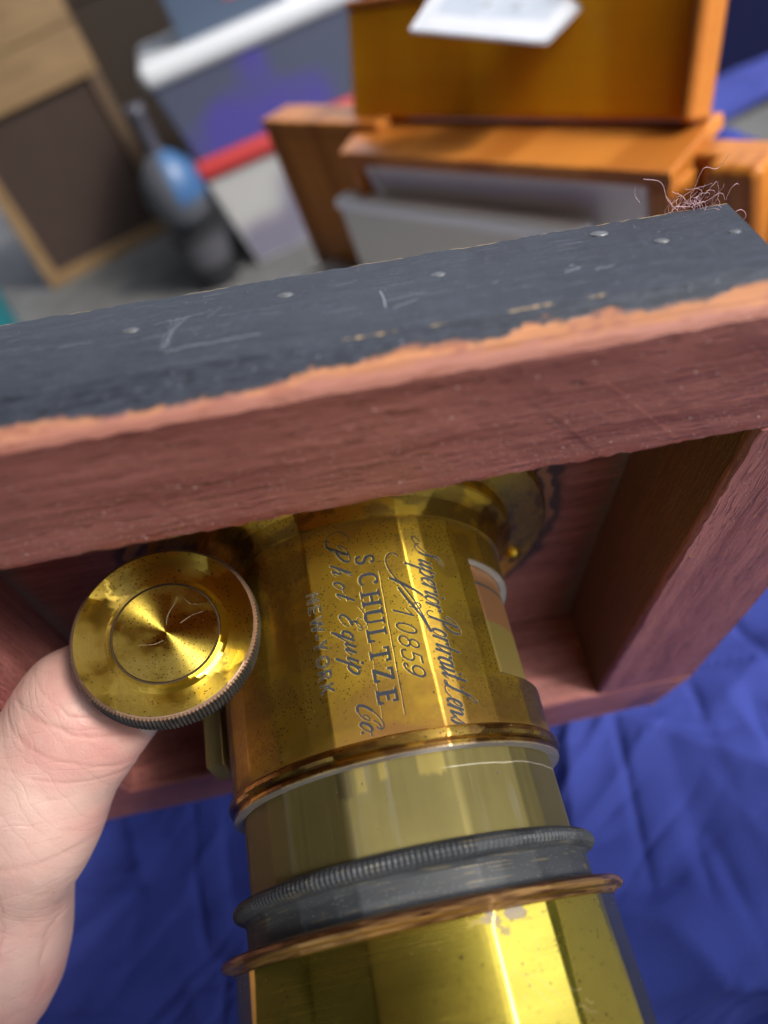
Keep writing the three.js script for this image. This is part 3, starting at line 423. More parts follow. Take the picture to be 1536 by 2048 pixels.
{ // rack, pinion housing, focusing knob
  const rb = plainBrass(7, 30, 8, { w: 256, h: 128, base: [0.46, 0.39, 0.2], rough: 0.16, amt: 0.8 });
  const bar = box(3.9 * S, 12 * S, 30 * S, 0.35 * S); part('rack_bar', bar, rb, lens).position.set(-36.75 * S, -6 * S, 1.9 * S);
  const hs = box(8.5 * S, 14 * S, 13 * S, 1 * S); part('pinion_housing', hs, rb, lens).position.set(-38.4 * S, 0, -2.1 * S);
  const kw = new THREE.Quaternion().setFromUnitVectors(V(0, 0, 1), V(0.066, 0.9978, 0).normalize());
  const knob = new THREE.Group(); knob.name = 'focusing_knob'; knob.position.set(-38.1 * S, 29.6 * S, -2.1 * S); knob.quaternion.copy(kw); knob.scale.setScalar(1); lens.add(knob);
  const kd = (lo, hi) => surf(512, 256, (u, v) => { // u round, v outwards
    const t = u * Math.PI * 2, r = mix(lo, hi, v), x = r * Math.cos(t), y = r * Math.sin(t), b = brass(x, y, lo > 5 ? 9 : 8, P, 1.0, 1.2, [0.80, 0.61, 0.10]); let { c, rough, metal, h } = b;
    const grey = sm(0.35, 0.85, fbm(x * 0.16 + 5, y * 0.16, 5, lo > 5 ? 602 : 601) + 0.012 * (x + y)) * (0.6 + 0.4 * vn(x * 3, y * 3, 605)); c = mix3(c, [0.17, 0.13, 0.10], 0.6 * grey * (lo > 5 ? 0.7 : 1)); metal -= 0.3 * grey; rough += 0.15 * grey;
    const gv = fbm(r * 9, 3, 3, 603); return [c[0], c[1], c[2], rough + 0.02, metal, 0.5 + 0.25 * (gv - 0.5) + 0.5 * (h - 0.5)];
  }, { bump: 0.0001, m: { anisotropy: 0.95, anisotropyRotation: Math.PI / 2 } });
  const gx = (pr, o) => revolve(pr, { n: 160, crease: 0.4, ...o });
  part('knob_centre', gx([[-0.75, 0.02], [-0.72, 5], [-0.7, 9.9]]), kd(0, 9.9), knob);
  part('knob_groove', gx([[-0.7, 9.9], [-1.05, 10.05], [-1.05, 10.25], [-0.75, 10.4]]), std(0.07, 0.045, 0.025, 0.6, 0.5), knob);
  part('knob_dish', gx([[-0.75, 10.4], [-1.5, 10.9], [-1.95, 11.8], [-1.9, 12.9], [-1.35, 14.3], [-0.4, 15.6], [0.3, 16.4], [0.62, 16.8]]), kd(10.4, 16.8), knob);
  const NK = 150, pr = [[0.62, 16.8], [0.6, 17.1], [0.3, 17.55], [-0.3, 17.8], [-1.5, 17.95], [-3.2, 17.95], [-4.5, 17.8], [-5.1, 17.5], [-5.3, 17.0], [-5.4, 6]], am = [0, 0.1, 0.5, 1, 1, 1, 1, 0.5, 0, 0];
  const km = surf(1024, 64, (u, v) => { const x = u * 113, y = v * 18, n = fbm(x * 0.2, y * 0.5, 4, 611), tp = v < 0.06 ? 1 : 0; let c = mix3([0.04, 0.04, 0.042], [0.125, 0.12, 0.115], n); c = mix3(c, [0.32, 0.17, 0.09], 0.55 * tp); const d = speck(x, y, 0.8, 0.12, 612, 0.2); c = mix3(c, [0.35, 0.34, 0.3], 0.6 * d); return [c[0], c[1], c[2], 0.5, 0.55, n]; }, { bump: 0.00008 });
  part('knurled_edge', revolve(pr, { n: NK * 6, crease: 0.9, ridge: (k, i) => -0.42 * am[i] * (0.5 + 0.5 * Math.cos(k / 6 * 2 * Math.PI)) }), km, knob);
  const sh = new THREE.CylinderGeometry(2.6 * S, 2.6 * S, 26 * S, 24); sh.rotateX(Math.PI / 2); sh.translate(0, 0, -17 * S); part('shaft', sh, rb, knob);
  // hair scratches across the knob face
  const sp = []; for (const pts of [[[0.3, 1.5], [0.8, 3.4], [2.6, 6.0], [3.4, 8.6]], [[3, 1.2], [5.2, 2.2], [7.6, 2.6]], [[4, 6.5], [5.6, 4.6], [8.2, 4.2]], [[-5, -1.5], [-2.4, -2.0], [-0.6, -1.6]]]) sp.push(new THREE.TubeGeometry(new THREE.CatmullRomCurve3(pts.map(([x, y]) => V(x * S, y * S, -0.74 * S))), 16, 0.045 * S, 4));
  part('scratch_marks', mergeGeometries(sp), std(0.38, 0.34, 0.26, 0.6, 0.4), knob).userData.kind = 'stuff';
}

// ---------- the hand ----------
function sdfMesh(bones, min, size, res, k, detail) { // bones [ax,ay,az,ar, bx,by,bz,br] in metres, in one frame
  const mc = new MarchingCubes(res, new THREE.MeshBasicMaterial(), false, false, 600000); mc.isolation = 0;
  const half = res / 2, f = mc.field;
  for (let z = 0; z < res; z++) for (let y = 0; y < res; y++) for (let x = 0; x < res; x++) {
    const p = [min[0] + (x / res) * size, min[1] + (y / res) * size, min[2] + (z / res) * size]; let d = 1e9;
    for (const b of bones) {
      const ax = b[0], ay = b[1], az = b[2], dx = b[4] - ax, dy = b[5] - ay, dz = b[6] - az, L = dx * dx + dy * dy + dz * dz;
      const t = Math.min(1, Math.max(0, ((p[0] - ax) * dx + (p[1] - ay) * dy + (p[2] - az) * dz) / (L || 1)));
      const q = Math.hypot(p[0] - ax - dx * t, p[1] - ay - dy * t, p[2] - az - dz * t) - (b[3] + (b[7] - b[3]) * t);
      const h = Math.min(1, Math.max(0, 0.5 + 0.5 * (d - q) / k)); d = d + (q - d) * h - k * h * (1 - h);
    }
    if (detail) d += detail(p, d);
    f[z * res * res + y * res + x] = -d * 100;
  }
  mc.update();
  const n = mc.count, P0 = mc.positionArray, pos = new Float32Array(n * 3);
  for (let i = 0; i < n; i++) for (let c = 0; c < 3; c++) pos[i * 3 + c] = min[c] + (P0[i * 3 + c] + 1) * half / res * size;
  let g = new THREE.BufferGeometry(); g.setAttribute('position', new THREE.BufferAttribute(pos, 3));
  g = mergeVertices(g, 1e-6); g.computeVertexNormals(); return g;
}
{
  // joints given by where they are seen and how far away, all in the picture's own millimetres turned into the world
  const J = (px, py, d, r) => { const p = at(px, py, d / 1000); return [p.x, p.y, p.z, r / 1000]; };
  const bone = (a, b) => [...a, ...b];
  const tip = J(272, 1350, 168, 9.8), ip = J(172, 1424, 164, 12.5), mcp = J(28, 1630, 164, 16.2), base = J(-88, 1838, 171, 20.5), wrist = J(-260, 2150, 190, 30), thenar = J(-88, 1915, 176, 21.5);
  const palm = J(-330, 1750, 205, 24), k1 = J(-260, 1480, 215, 14), k2 = J(-330, 1500, 232, 14), k3 = J(-390, 1560, 250, 13.5), k4 = J(-430, 1640, 265, 12.5);
  const bones = [bone(tip, ip), bone(ip, mcp), bone(mcp, base), bone(base, thenar), bone(thenar, wrist), bone(base, palm), bone(palm, wrist)];
  [k1, k2, k3, k4].forEach((k, i) => { bones.push(bone(palm, k)); const m1 = J(-300 - i * 40, 1220 + i * 70, 235 + i * 16, 10.5 - i * 0.4), m2 = J(-230 - i * 30, 1060 + i * 75, 250 + i * 17, 9.2 - i * 0.4), m3 = J(-120 - i * 20, 980 + i * 75, 262 + i * 17, 8 - i * 0.4); bones.push(bone(k, m1), bone(m1, m2), bone(m2, m3)); });
  bones.push(bone(wrist, J(-600, 2700, 240, 33)));
  const T = V(ip[0] - mcp[0], ip[1] - mcp[1], ip[2] - mcp[2]).normalize(), M = V(...mcp.slice(0, 3)), Nrm = at(768, 1024, -0.1).sub(CAM).normalize(), Sd = new THREE.Vector3().crossVectors(T, Nrm).normalize();
  const crease = (p) => { const q = V(p[0], p[1], p[2]).sub(M), s = q.dot(T) * 1000, w = q.dot(Sd) * 1000; let d = 0;
    const c = (at0, slope, wid, dep, f = 0) => { const e = s - at0 - slope * w - 0.8 * (fbm(w * 0.25, at0, 2, 7) - 0.5); d += dep * Math.exp(-e * e / (2 * wid * wid)); };
    c(27, 0.35, 0.5, 0.00016); c(22.5, 0.22, 0.4, 0.00010); c(14, 0.15, 0.5, 0.00008); c(-6, -0.9, 0.8, 0.00025); c(-9.5, -0.95, 0.7, 0.0003); c(-13, -1.0, 0.7, 0.00025); c(-2, -0.7, 0.6, 0.00012);
    return d; };
  const R0 = at(60, 1700, 0.17), sz = 0.135;
  // hands are one continuous skin: a fine grid carries the whole of it
  const all = bones.flatMap((b) => [[b[0], b[1], b[2]], [b[4], b[5], b[6]]]), lo = [0, 1, 2].map((c) => Math.min(...all.map((p) => p[c])) - 0.04), hi = [0, 1, 2].map((c) => Math.max(...all.map((p) => p[c])) + 0.04), span = Math.max(...[0, 1, 2].map((c) => hi[c] - lo[c]));
  const g = sdfMesh(bones, lo, span, 190, 0.009, (p, d) => Math.abs(d) < 0.006 ? crease(p) : 0);
  const p = g.attributes.position, uv = [], col = [];
  for (let i = 0; i < p.count; i++) {
    const q = V(p.getX(i), p.getY(i), p.getZ(i)).sub(M), s = q.dot(T) * 1000, w = q.dot(Sd) * 1000, n = q.dot(Nrm) * 1000; uv.push(s / 110 + 0.5, w / 110 + 0.5);
    const b = fbm(s * 0.09 + 4, w * 0.09, 3, 9), b2 = fbm(s * 0.3, w * 0.3, 3, 10); let c = mix3([0.61, 0.40, 0.36], [0.61, 0.31, 0.285], 0.85 * sm(0.35, 0.75, b)); c = mix3(c, [0.66, 0.46, 0.41], 0.5 * sm(0.5, 0.8, b2));
    col.push(...c);
  }
  g.setAttribute('uv', new THREE.Float32BufferAttribute(uv, 2)); g.setAttribute('color', new THREE.Float32BufferAttribute(col, 3));
  const m = surf(1536, 1536, (u, v) => {
    const q = (u - 0.5) * 110, w = (v - 0.5) * 110; // mm along the thumb from its base joint, and across it
    const ridge = (x, y, s) => 1 - Math.abs(2 * vn(x, y, s) - 1), wr = 0.8 * fbm(q * 0.15, w * 0.15, 3, 720);
    const fine = 0.6 * Math.pow(ridge((q * 0.9 + w * 0.35) * 0.62 + wr * 2, (w - q * 0.3) * 0.06, 721), 5) + 0.5 * Math.pow(ridge((q * 0.75 - w * 0.6) * 0.55 + wr * 2, (w + q * 0.5) * 0.07, 722), 6), pores = fbm(u * 300, v * 300, 2, 723);
    const folds = Math.pow(ridge((w * 0.9 + q * 0.35) * 0.30 + wr * 1.2, (q - w * 0.3) * 0.035, 724), 4) * sm(-1, -9, q);
    let cr = 0; for (const [at0, sl, wd, dp] of [[27, 0.30, 0.45, 0.7], [21.5, 0.12, 0.4, 0.5], [16, 0.35, 0.35, 0.4], [9, -0.1, 0.4, 0.3], [31, 0.2, 0.3, 0.4], [-4, 0.5, 0.6, 0.5]]) { const e = q - at0 - sl * w - 0.012 * w * w - 1.6 * (fbm(w * 0.2, at0, 2, 7) - 0.5); cr += dp * Math.exp(-e * e / (2 * wd * wd)) * (0.5 + 0.5 * vn(w * 0.2, at0, 9)); }
    const line = Math.min(1, 0.35 * fine + 0.8 * cr + 0.8 * folds), mot = fbm(q * 0.35, w * 0.35, 4, 725), sp = speck(q, w, 2.6, 0.05, 726, 0.1);
    const k = 0.97 + 0.10 * (mot - 0.5) - 0.05 * line; return [k, k * (1 - 0.06 * line - 0.05 * (mot - 0.5) - 0.08 * sp), k * (1 - 0.07 * line - 0.05 * (mot - 0.5) - 0.1 * sp), 0.40 + 0.12 * pores, 0, 0.6 - 0.5 * line + 0.10 * (pores - 0.5)];
  }, { bump: 0.0006, m: { vertexColors: true, sheen: 0.15, sheenRoughness: 0.5, sheenColor: new THREE.Color(1, 0.75, 0.7) } });
  const hand = thing('person', 'bare left hand reaching in from the left, thumb under the brass knob', 'person');
  // the rest of the same person, standing behind the picture: dark jacket, right hand on the phone
  const wr = wrist.slice(0, 3), B2 = (a, ra, b, rb) => [...a, ra, ...b, rb];
  const coat = sdfMesh([B2([-0.17, 0.92, 0.7], 0.15, [-0.18, 1.12, 0.62], 0.145), B2([-0.18, 1.12, 0.6], 0.15, [-0.2, 1.34, 0.42], 0.13), B2([-0.37, 1.38, 0.4], 0.075, [-0.01, 1.38, 0.4], 0.075), B2([0, 1.33, 0.44], 0.068, [0.37, 1.02, 0.25], 0.066), B2([0.37, 1.02, 0.25], 0.066, [0.17, 0.985, 0.085], 0.046), B2([-0.38, 1.36, 0.42], 0.068, [-0.48, 1.05, 0.26], 0.054), B2([-0.48, 1.05, 0.26], 0.054, [mix(-0.48, wr[0], 0.72), mix(1.05, wr[1], 0.72), mix(0.26, wr[2], 0.72)], 0.039)], [-0.72, 0.72, -0.1], 1.14, 100, 0.03);
  part('jacket', coat, std(0.16, 0.165, 0.12, 0.9), hand);
  const legs = sdfMesh([B2([-0.25, 0.9, 0.72], 0.105, [-0.27, 0.5, 0.68], 0.075), B2([-0.27, 0.5, 0.68], 0.072, [-0.27, 0.07, 0.72], 0.055), B2([-0.08, 0.9, 0.72], 0.105, [-0.06, 0.5, 0.68], 0.075), B2([-0.06, 0.5, 0.68], 0.072, [-0.05, 0.07, 0.72], 0.055)], [-0.65, 0, 0.2], 1.05, 80, 0.02);
  part('trousers', legs, std(0.03, 0.035, 0.06, 0.85), hand);
  const shoes = sdfMesh([B2([-0.27, 0.05, 0.75], 0.048, [-0.28, 0.042, 0.58], 0.04), B2([-0.05, 0.05, 0.75], 0.048, [-0.04, 0.042, 0.58], 0.04)], [-0.45, -0.01, 0.45], 0.5, 70, 0.01); part('shoes', shoes, std(0.03, 0.03, 0.03, 0.5), hand);
  const hd = sdfMesh([B2([-0.2, 1.38, 0.37], 0.055, [-0.205, 1.47, 0.32], 0.055), B2([-0.21, 1.56, 0.29], 0.088, [-0.21, 1.52, 0.265], 0.078), B2([-0.21, 1.475, 0.235], 0.04, [-0.21, 1.47, 0.25], 0.045), B2([-0.21, 1.535, 0.185], 0.011, [-0.21, 1.5, 0.165], 0.014), B2([-0.122, 1.535, 0.285], 0.014, [-0.122, 1.51, 0.285], 0.012), B2([-0.298, 1.535, 0.285], 0.014, [-0.298, 1.51, 0.285], 0.012)], [-0.41, 1.32, 0.09], 0.4, 90, 0.014);
  const skin2 = std(0.6, 0.37, 0.31, 0.5); part('head', hd, skin2, hand);
  const hair = sdfMesh([B2([-0.21, 1.585, 0.31], 0.092, [-0.21, 1.55, 0.33], 0.088)], [-0.37, 1.4, 0.17], 0.34, 60, 0.01, (p) => sm(0.25, 0.23, p[2]) * 0.03 ); part('hair', hair, std(0.06, 0.04, 0.025, 0.7), hand);
  const pc = (x, y, z) => { const v = CAM.clone().addScaledVector(CX, x).addScaledVector(CY, y).addScaledVector(CZ, z); return [v.x, v.y, v.z]; };
  const rb = [B2([0.19, 0.995, 0.10], 0.029, pc(0.055, -0.095, 0.045), 0.027), B2(pc(0.055, -0.095, 0.045), 0.026, pc(0.03, -0.08, 0.03), 0.022), B2(pc(0.04, -0.07, 0.035), 0.013, pc(0.022, -0.03, 0.03), 0.009)];
  [0, 1, 2, 3].forEach((k) => { const y0 = -0.052 - k * 0.021; rb.push(B2(pc(0.045, y0 - 0.006, 0.03), 0.011, pc(0.026, y0, 0.002), 0.0095), B2(pc(0.026, y0, 0.002), 0.009, pc(-0.006 + 0.004 * k, y0 + 0.003, -0.0035 + 0.0 * k), 0.0078)); });
  part('right_hand', sdfMesh(rb, [-0.08, 0.84, -0.12], 0.32, 120, 0.006), skin2, hand);
  const ph = thing('phone', 'black phone held up over the lens, behind the picture', 'phone', V(...pc(-0.026, -0.058, 0.0135)), camera.quaternion.clone()); part('case', box(0.072, 0.146, 0.008, 0.0038, 4), std(0.02, 0.02, 0.022, 0.3), ph); { const b = box(0.034, 0.036, 0.002, 0.0009); b.translate(0.016, 0.05, -0.0048); part('camera_block', b, std(0.03, 0.03, 0.03, 0.2), ph); }
  part('skin', g, m, hand);
  const nail = new THREE.SphereGeometry(1, 32, 16); nail.scale(0.0056, 0.0075, 0.0016);
  const no = part('thumb_nail', nail, std(0.72, 0.56, 0.52, 0.25), hand), NN = new THREE.Vector3().addScaledVector(CX, 0.86).addScaledVector(CY, -0.42).addScaledVector(CZ, 0.28), NS = new THREE.Vector3().crossVectors(T, NN).normalize(); NN.crossVectors(NS, T).normalize();
  no.position.copy(at(283, 1466, 0.1622)); no.quaternion.setFromRotationMatrix(new THREE.Matrix4().makeBasis(NS, T, NN));
}

// ---------- wool fibres caught on the corner ----------
{
  const g = []; const org = V(72, 70.2, -45.8);
  for (let i = 0; i < 34; i++) {
    const pts = []; let p = org.clone().add(V((rnd() - 0.5) * (i < 10 ? 15 : 6), (rnd() - 0.2) * 0.6, (rnd() - 0.5) * 1.5)); let d = V(rnd() - 0.5, 0.9, (rnd() - 0.5)).normalize(); const tw = (rnd() - 0.5) * 1.6, n = 6 + Math.floor(rnd() * 8), step = 0.45 + 0.45 * rnd();
    for (let k = 0; k < n; k++) { pts.push(p.clone().multiplyScalar(S)); p.addScaledVector(d, step); d.applyAxisAngle(V(rnd() - 0.5, rnd() - 0.5, 1).normalize(), tw + (rnd() - 0.5) * 1.1); d.y += p.y > 76 ? -0.25 : 0.1; d.normalize(); if (p.y < 70.6) { p.y = 70.7; d.y = Math.abs(d.y); } }
    g.push(new THREE.TubeGeometry(new THREE.CatmullRomCurve3(pts), 40, 0.036 * S, 5));
  }
  const loose = (pts) => g.push(new THREE.TubeGeometry(new THREE.CatmullRomCurve3(pts.map(([x, y, z]) => V(x * S, y * S, z * S))), 40, 0.045 * S, 5));
  loose([[69, 71, -45], [66.5, 73.5, -45.5], [64.5, 77, -46], [61, 78.3, -46]]); loose([[61.5, 73.5, -46], [60.3, 75, -46], [59.8, 77, -46]]); loose([[79.2, 69, -44], [81, 69.8, -44], [82.6, 68, -44], [81.4, 66, -44]]); loose([[71, 74, -45.5], [72, 78.5, -46], [74.5, 78, -46], [76, 80.5, -46]]);
  const o = solo('wool_fibres', mergeGeometries(g), std(0.66, 0.45, 0.5, 0.6, 0, { sheen: 0.5 }), 'tuft of pale curly fibres caught on the back right corner of the black painted rail', 'fibres');
  o.position.copy(LO); o.quaternion.copy(LQ);
}

// ---------- slide boxes on the table ----------
const honey = (seed, dark = 1, lo = [0.74, 0.26, 0.006], hi = [0.90, 0.40, 0.012]) => surf(256, 512, (u, v) => { const g = fbm(u * 2 + 0.4 * fbm(u * 4, v * 4, 3, seed), v * 22, 3, seed + 1), st = vn(u * 8 + 0.25 * v, 0.5, seed + 2), r = fbm(u * 14, v * 1.2, 2, seed + 3); let c = mix3(lo, hi, 0.25 * g + 0.75 * sm(0.42, 0.58, st)); c = c.map((x) => x * dark * (0.92 + 0.16 * r)); return [c[0], c[1], c[2], 0.32, 0, g]; }, { bump: 0.0002, m: { specularIntensity: 0.45 } });
const H1 = honey(816), H3 = honey(831, 1, [0.36, 0.115, 0.018], [0.52, 0.19, 0.034]);
{
  const Y = CAM.y - 0.1574, FL = onY(690, 302, Y), FR = onY(1328, 338, Y), BL = onY(745, 225, Y), e = FR.clone().sub(FL), len = e.length(); e.normalize();
  const nB = V(-e.z, 0, e.x); if (nB.dot(BL.clone().sub(FL)) < 0) nB.negate();               // towards the back of the box
  const dep = Math.abs(BL.clone().sub(FL).dot(nB)), q = new THREE.Quaternion().setFromRotationMatrix(new THREE.Matrix4().makeBasis(e, V(0, 1, 0), nB.clone().negate())), qq = new THREE.Quaternion().setFromRotationMatrix(new THREE.Matrix4().makeBasis(e, V(0, 1, 0), new THREE.Vector3().crossVectors(e, V(0, 1, 0))));
  const zB = new THREE.Vector3().crossVectors(e, V(0, 1, 0)).dot(nB) > 0 ? 1 : -1, H = Y - TY - 0.004, c0 = FL.clone(); c0.y = TY + 0.004;
  const L = len + 0.003, BX0 = -0.033, BX1 = 0.219;
  const t = thing('plate_box', 'honey coloured wooden plate box with its lid standing open, behind the black rail', 'wooden box', c0, qq);
  const bx = (name, x, y, z, w, h, d, m, r = 0.003) => { const g = box(w, h, d, r); const o = part(name, g, m, t); o.position.set(x + w / 2, y + h / 2, zB * (z + d / 2)); return o; };
  { const sp = new THREE.Shape([[-0.003, -0.001], [L, -0.001], [BX1 + 0.006, dep], [BX0 - 0.002, dep]].map(([a, b]) => new THREE.Vector2(a, b))), g = new THREE.ExtrudeGeometry(sp, { depth: 0.005, bevelEnabled: true, bevelSize: 0.002, bevelThickness: 0.0015, bevelSegments: 3 }); g.rotateX(zB > 0 ? Math.PI / 2 : -Math.PI / 2); g.translate(0, zB > 0 ? H - 0.0015 : H - 0.0065, 0); const uvs = g.attributes.uv; for (let i = 0; i < uvs.count; i++) uvs.setXY(i, uvs.getX(i) * 4, uvs.getY(i) * 4); part('top_panel', g, H3, t); } bx('side_panel', L - 0.0135, 0, 0.0005, 0.013, H - 0.0085, dep - 0.01, H3); bx('side_panel', -0.003, 0, 0.0005, 0.008, H - 0.0085, dep - 0.01, H3); bx('back_panel', -0.02, 0, dep - 0.009, L - 0.002, H - 0.0085, 0.008, H3); bx('bottom_panel', 0.006, 0, 0.001, L - 0.021, 0.008, dep - 0.0115, H3);
  { const tilt = zB * 0.36, l = new THREE.Group(); l.name = 'lid'; l.position.set(BX0, H + 0.002, zB * (dep - 0.012)); l.rotation.x = tilt; t.add(l); const LL = BX1 - BX0, g = box(LL, 0.063, 0.0125, 0.003); g.translate(LL / 2, 0.0315, 0); part('lid_board', g, H1, l); const g2 = box(0.0065, 0.067, 0.02, 0.003); g2.translate(LL + 0.0034, 0.033, -zB * 0.003); part('lid_edge', g2, H3, l); const g3 = box(LL, 0.005, 0.016, 0.002); g3.translate(LL / 2, 0.065, 0); part('lid_rim', g3, H3, l); }
  // glass plates inside
  const pm = std(0.80, 0.77, 0.66, 0.45), pw = std(0.85, 0.85, 0.82, 0.5);
  const pl = thing('glass_plate', 'grey glass plate with a pale edge leaning inside the open plate box', 'glass plate', c0.clone(), qq, null);
  { const g = box(L - 0.03, H - 0.022, 0.004, 0.0008); const o = part('plate', g, pm, pl); o.position.set(L / 2 - 0.005, H / 2 - 0.002, zB * 0.012); const s = box(0.004, H - 0.02, 0.003, 0.0005); const so = part('paper_strip', s, pw, pl); so.position.set(0.02, H / 2 - 0.002, zB * 0.008); so.rotation.z = 0.25; }
  const yc = TY + 0.088, C0 = onY(684, 398, yc), C1 = onY(1110, 456, yc), ec = C1.clone().sub(C0), lc = ec.length() + 0.02; ec.normalize();
  const lt = thing('slip_case', 'pale grey card case with rounded corner standing in front of the open plate box', 'card case', C0.clone().setY(TY + 0.004), new THREE.Quaternion().setFromRotationMatrix(new THREE.Matrix4().makeBasis(ec, V(0, 1, 0), new THREE.Vector3().crossVectors(ec, V(0, 1, 0)))));
  { const a = box(lc, 0.084, 0.012, 0.0055, 5); a.translate(lc / 2, 0.042, 0); part('case', a, std(0.64, 0.61, 0.52, 0.6), lt); const b = box(lc + 0.002, 0.008, 0.015, 0.0035); b.translate(lc / 2, 0.0835, 0); part('case_edge', b, pw, lt); }
  { const pg = box(0.40, 0.003, 0.35, 0.001); const ps = thing('bounce_paper_sheet', 'pale grey sheet on the blue cloth, enlarged under the wooden boxes to bounce neutral light', 'paper', V(0.13, TY + 0.012, -0.46)); part('sheet', pg, std(0.6, 0.6, 0.58, 0.7), ps); }  // sheet made larger than its visible patch so the bounce turns neutral
  // dark box at the left
  const PA = at(522, 240, 0.60), PB = onY(752, 247, PA.y), la = PB.clone().sub(PA).length(), ea = PB.clone().sub(PA).normalize(), qa = new THREE.Quaternion().setFromRotationMatrix(new THREE.Matrix4().makeBasis(ea, V(0, 1, 0), new THREE.Vector3().crossVectors(ea, V(0, 1, 0))));
  const ha = PA.y - TY - 0.004, ta = thing('plate_box', 'dark orange wooden box with pale top edge, leftmost of the wooden boxes', 'wooden box', PA.clone().setY(TY + 0.004), qa);
  const back = new THREE.Vector3().crossVectors(ea, V(0, 1, 0)).dot(ray(600, 240)) > 0 ? 1 : -1;
  { const g = box(la, ha - 0.008, 0.026, 0.002); g.translate(la / 2, (ha - 0.008) / 2, back * 0.013); part('body', g, H3, ta); const g2 = box(la + 0.002, 0.008, 0.029, 0.002); g2.translate(la / 2, ha - 0.004, back * 0.0135); part('lid', g2, H3, ta); }
  // box at the right edge, with an upright peg
  const pc = at(1400, 332, 0.335), qc = qq, hc = pc.y - TY - 0.004, tc = thing('wooden_box', 'orange wooden box cut off by the right edge, beside the open plate box', 'wooden box', pc.clone().setY(TY + 0.004), qc);
  { const g = box(0.026, hc, 0.018, 0.005, 4); g.translate(0.013, hc / 2, zB * 0.009); part('post', g, H3, tc); const pd = at(1448, 268, 0.36), hd = pd.y - TY - 0.004; const g2 = box(0.11, hd, 0.012, 0.002); g2.translate(0.030, hd / 2, zB * 0.026); part('panel', g2, H1, tc); const g3 = box(0.112, 0.006, 0.016, 0.002); g3.translate(0.030, hd - 0.002, zB * 0.026); part('rim', g3, H3, tc); }
  // white tag hanging over the lid
  { const P0 = at(868, -14, 0.41), P1 = at(820, 62, 0.395), P2 = at(1092, 88, 0.372), P3 = at(1192, -14, 0.385); const pos = [], uv = [], idx = [], N = 24, M = 16;
    const rim = (u, v) => { const d = Math.min(u, 1 - u, (1 - v) * 1.6 , 9); return sm(0, 0.12, d); };
    const nrm = new THREE.Vector3().crossVectors(P3.clone().sub(P0), P1.clone().sub(P0)).normalize();
    for (const s of [0, 1]) for (let j = 0; j <= M; j++) for (let i = 0; i <= N; i++) { const u = i / N, v = j / M, cu = u + 0.0, k = v > 0.85 ? Math.sqrt(Math.max(0, 1 - Math.pow((v - 0.85) / 0.15, 2) * 0.0)) : 1; const a = P0.clone().lerp(P3, cu), b = P1.clone().lerp(P2, cu), p = a.lerp(b, v - 0.03 * (u > 0.9 ? (u - 0.9) * 10 * v : 0)); p.addScaledVector(nrm, (s ? 1 : -1) * (0.0008 + 0.0016 * rim(u, v) * (0.7 + 0.8 * (fbm(u * 6, v * 5, 3, 91) - 0.5))) ); pos.push(p.x, p.y, p.z); uv.push(u, v); }
    const W = N + 1, off = W * (M + 1); for (let j = 0; j < M; j++) for (let i = 0; i < N; i++) { const a = j * W + i; idx.push(a, a + W, a + 1, a + 1, a + W, a + W + 1, off + a, off + a + 1, off + a + W, off + a + 1, off + a + W + 1, off + a + W); }
    const border = []; for (let i = 0; i < N; i++) border.push([i + 1, i], [M * W + i, M * W + i + 1]); for (let j = 0; j < M; j++) border.push([j * W, (j + 1) * W], [(j + 1) * W + N, j * W + N]);
    for (const [a, b] of border) idx.push(a, b, off + a, b, off + b, off + a);
    const g = new THREE.BufferGeometry(); g.setAttribute('position', new THREE.Float32BufferAttribute(pos, 3)); g.setAttribute('uv', new THREE.Float32BufferAttribute(uv, 2)); g.setIndex(idx); g.computeVertexNormals();
    const pm2 = surf(256, 128, (u, v) => { const inn = sm(0.1, 0.13, u) * sm(0.9, 0.87, u) * sm(0.66, 0.63, v), sp = Math.max(sm(0.03, 0.015, Math.hypot((u - 0.42), (v - 0.36) * 0.5)), sm(0.035, 0.015, Math.hypot((u - 0.62), (v - 0.42) * 0.5))); const n = fbm(u * 9, v * 5, 3, 95); let c = mix3([0.46, 0.48, 0.54], [0.30, 0.34, 0.41], inn * (0.4 + 0.8 * n)); c = mix3(c, [0.12, 0.13, 0.10], 0.7 * sp); return [c[0], c[1], c[2], 0.4, 0, n]; }, { m: { side: THREE.DoubleSide } });
    solo('white_tag', g, pm2, 'white plastic tag hanging over the top of the open lid', 'tag'); }
}

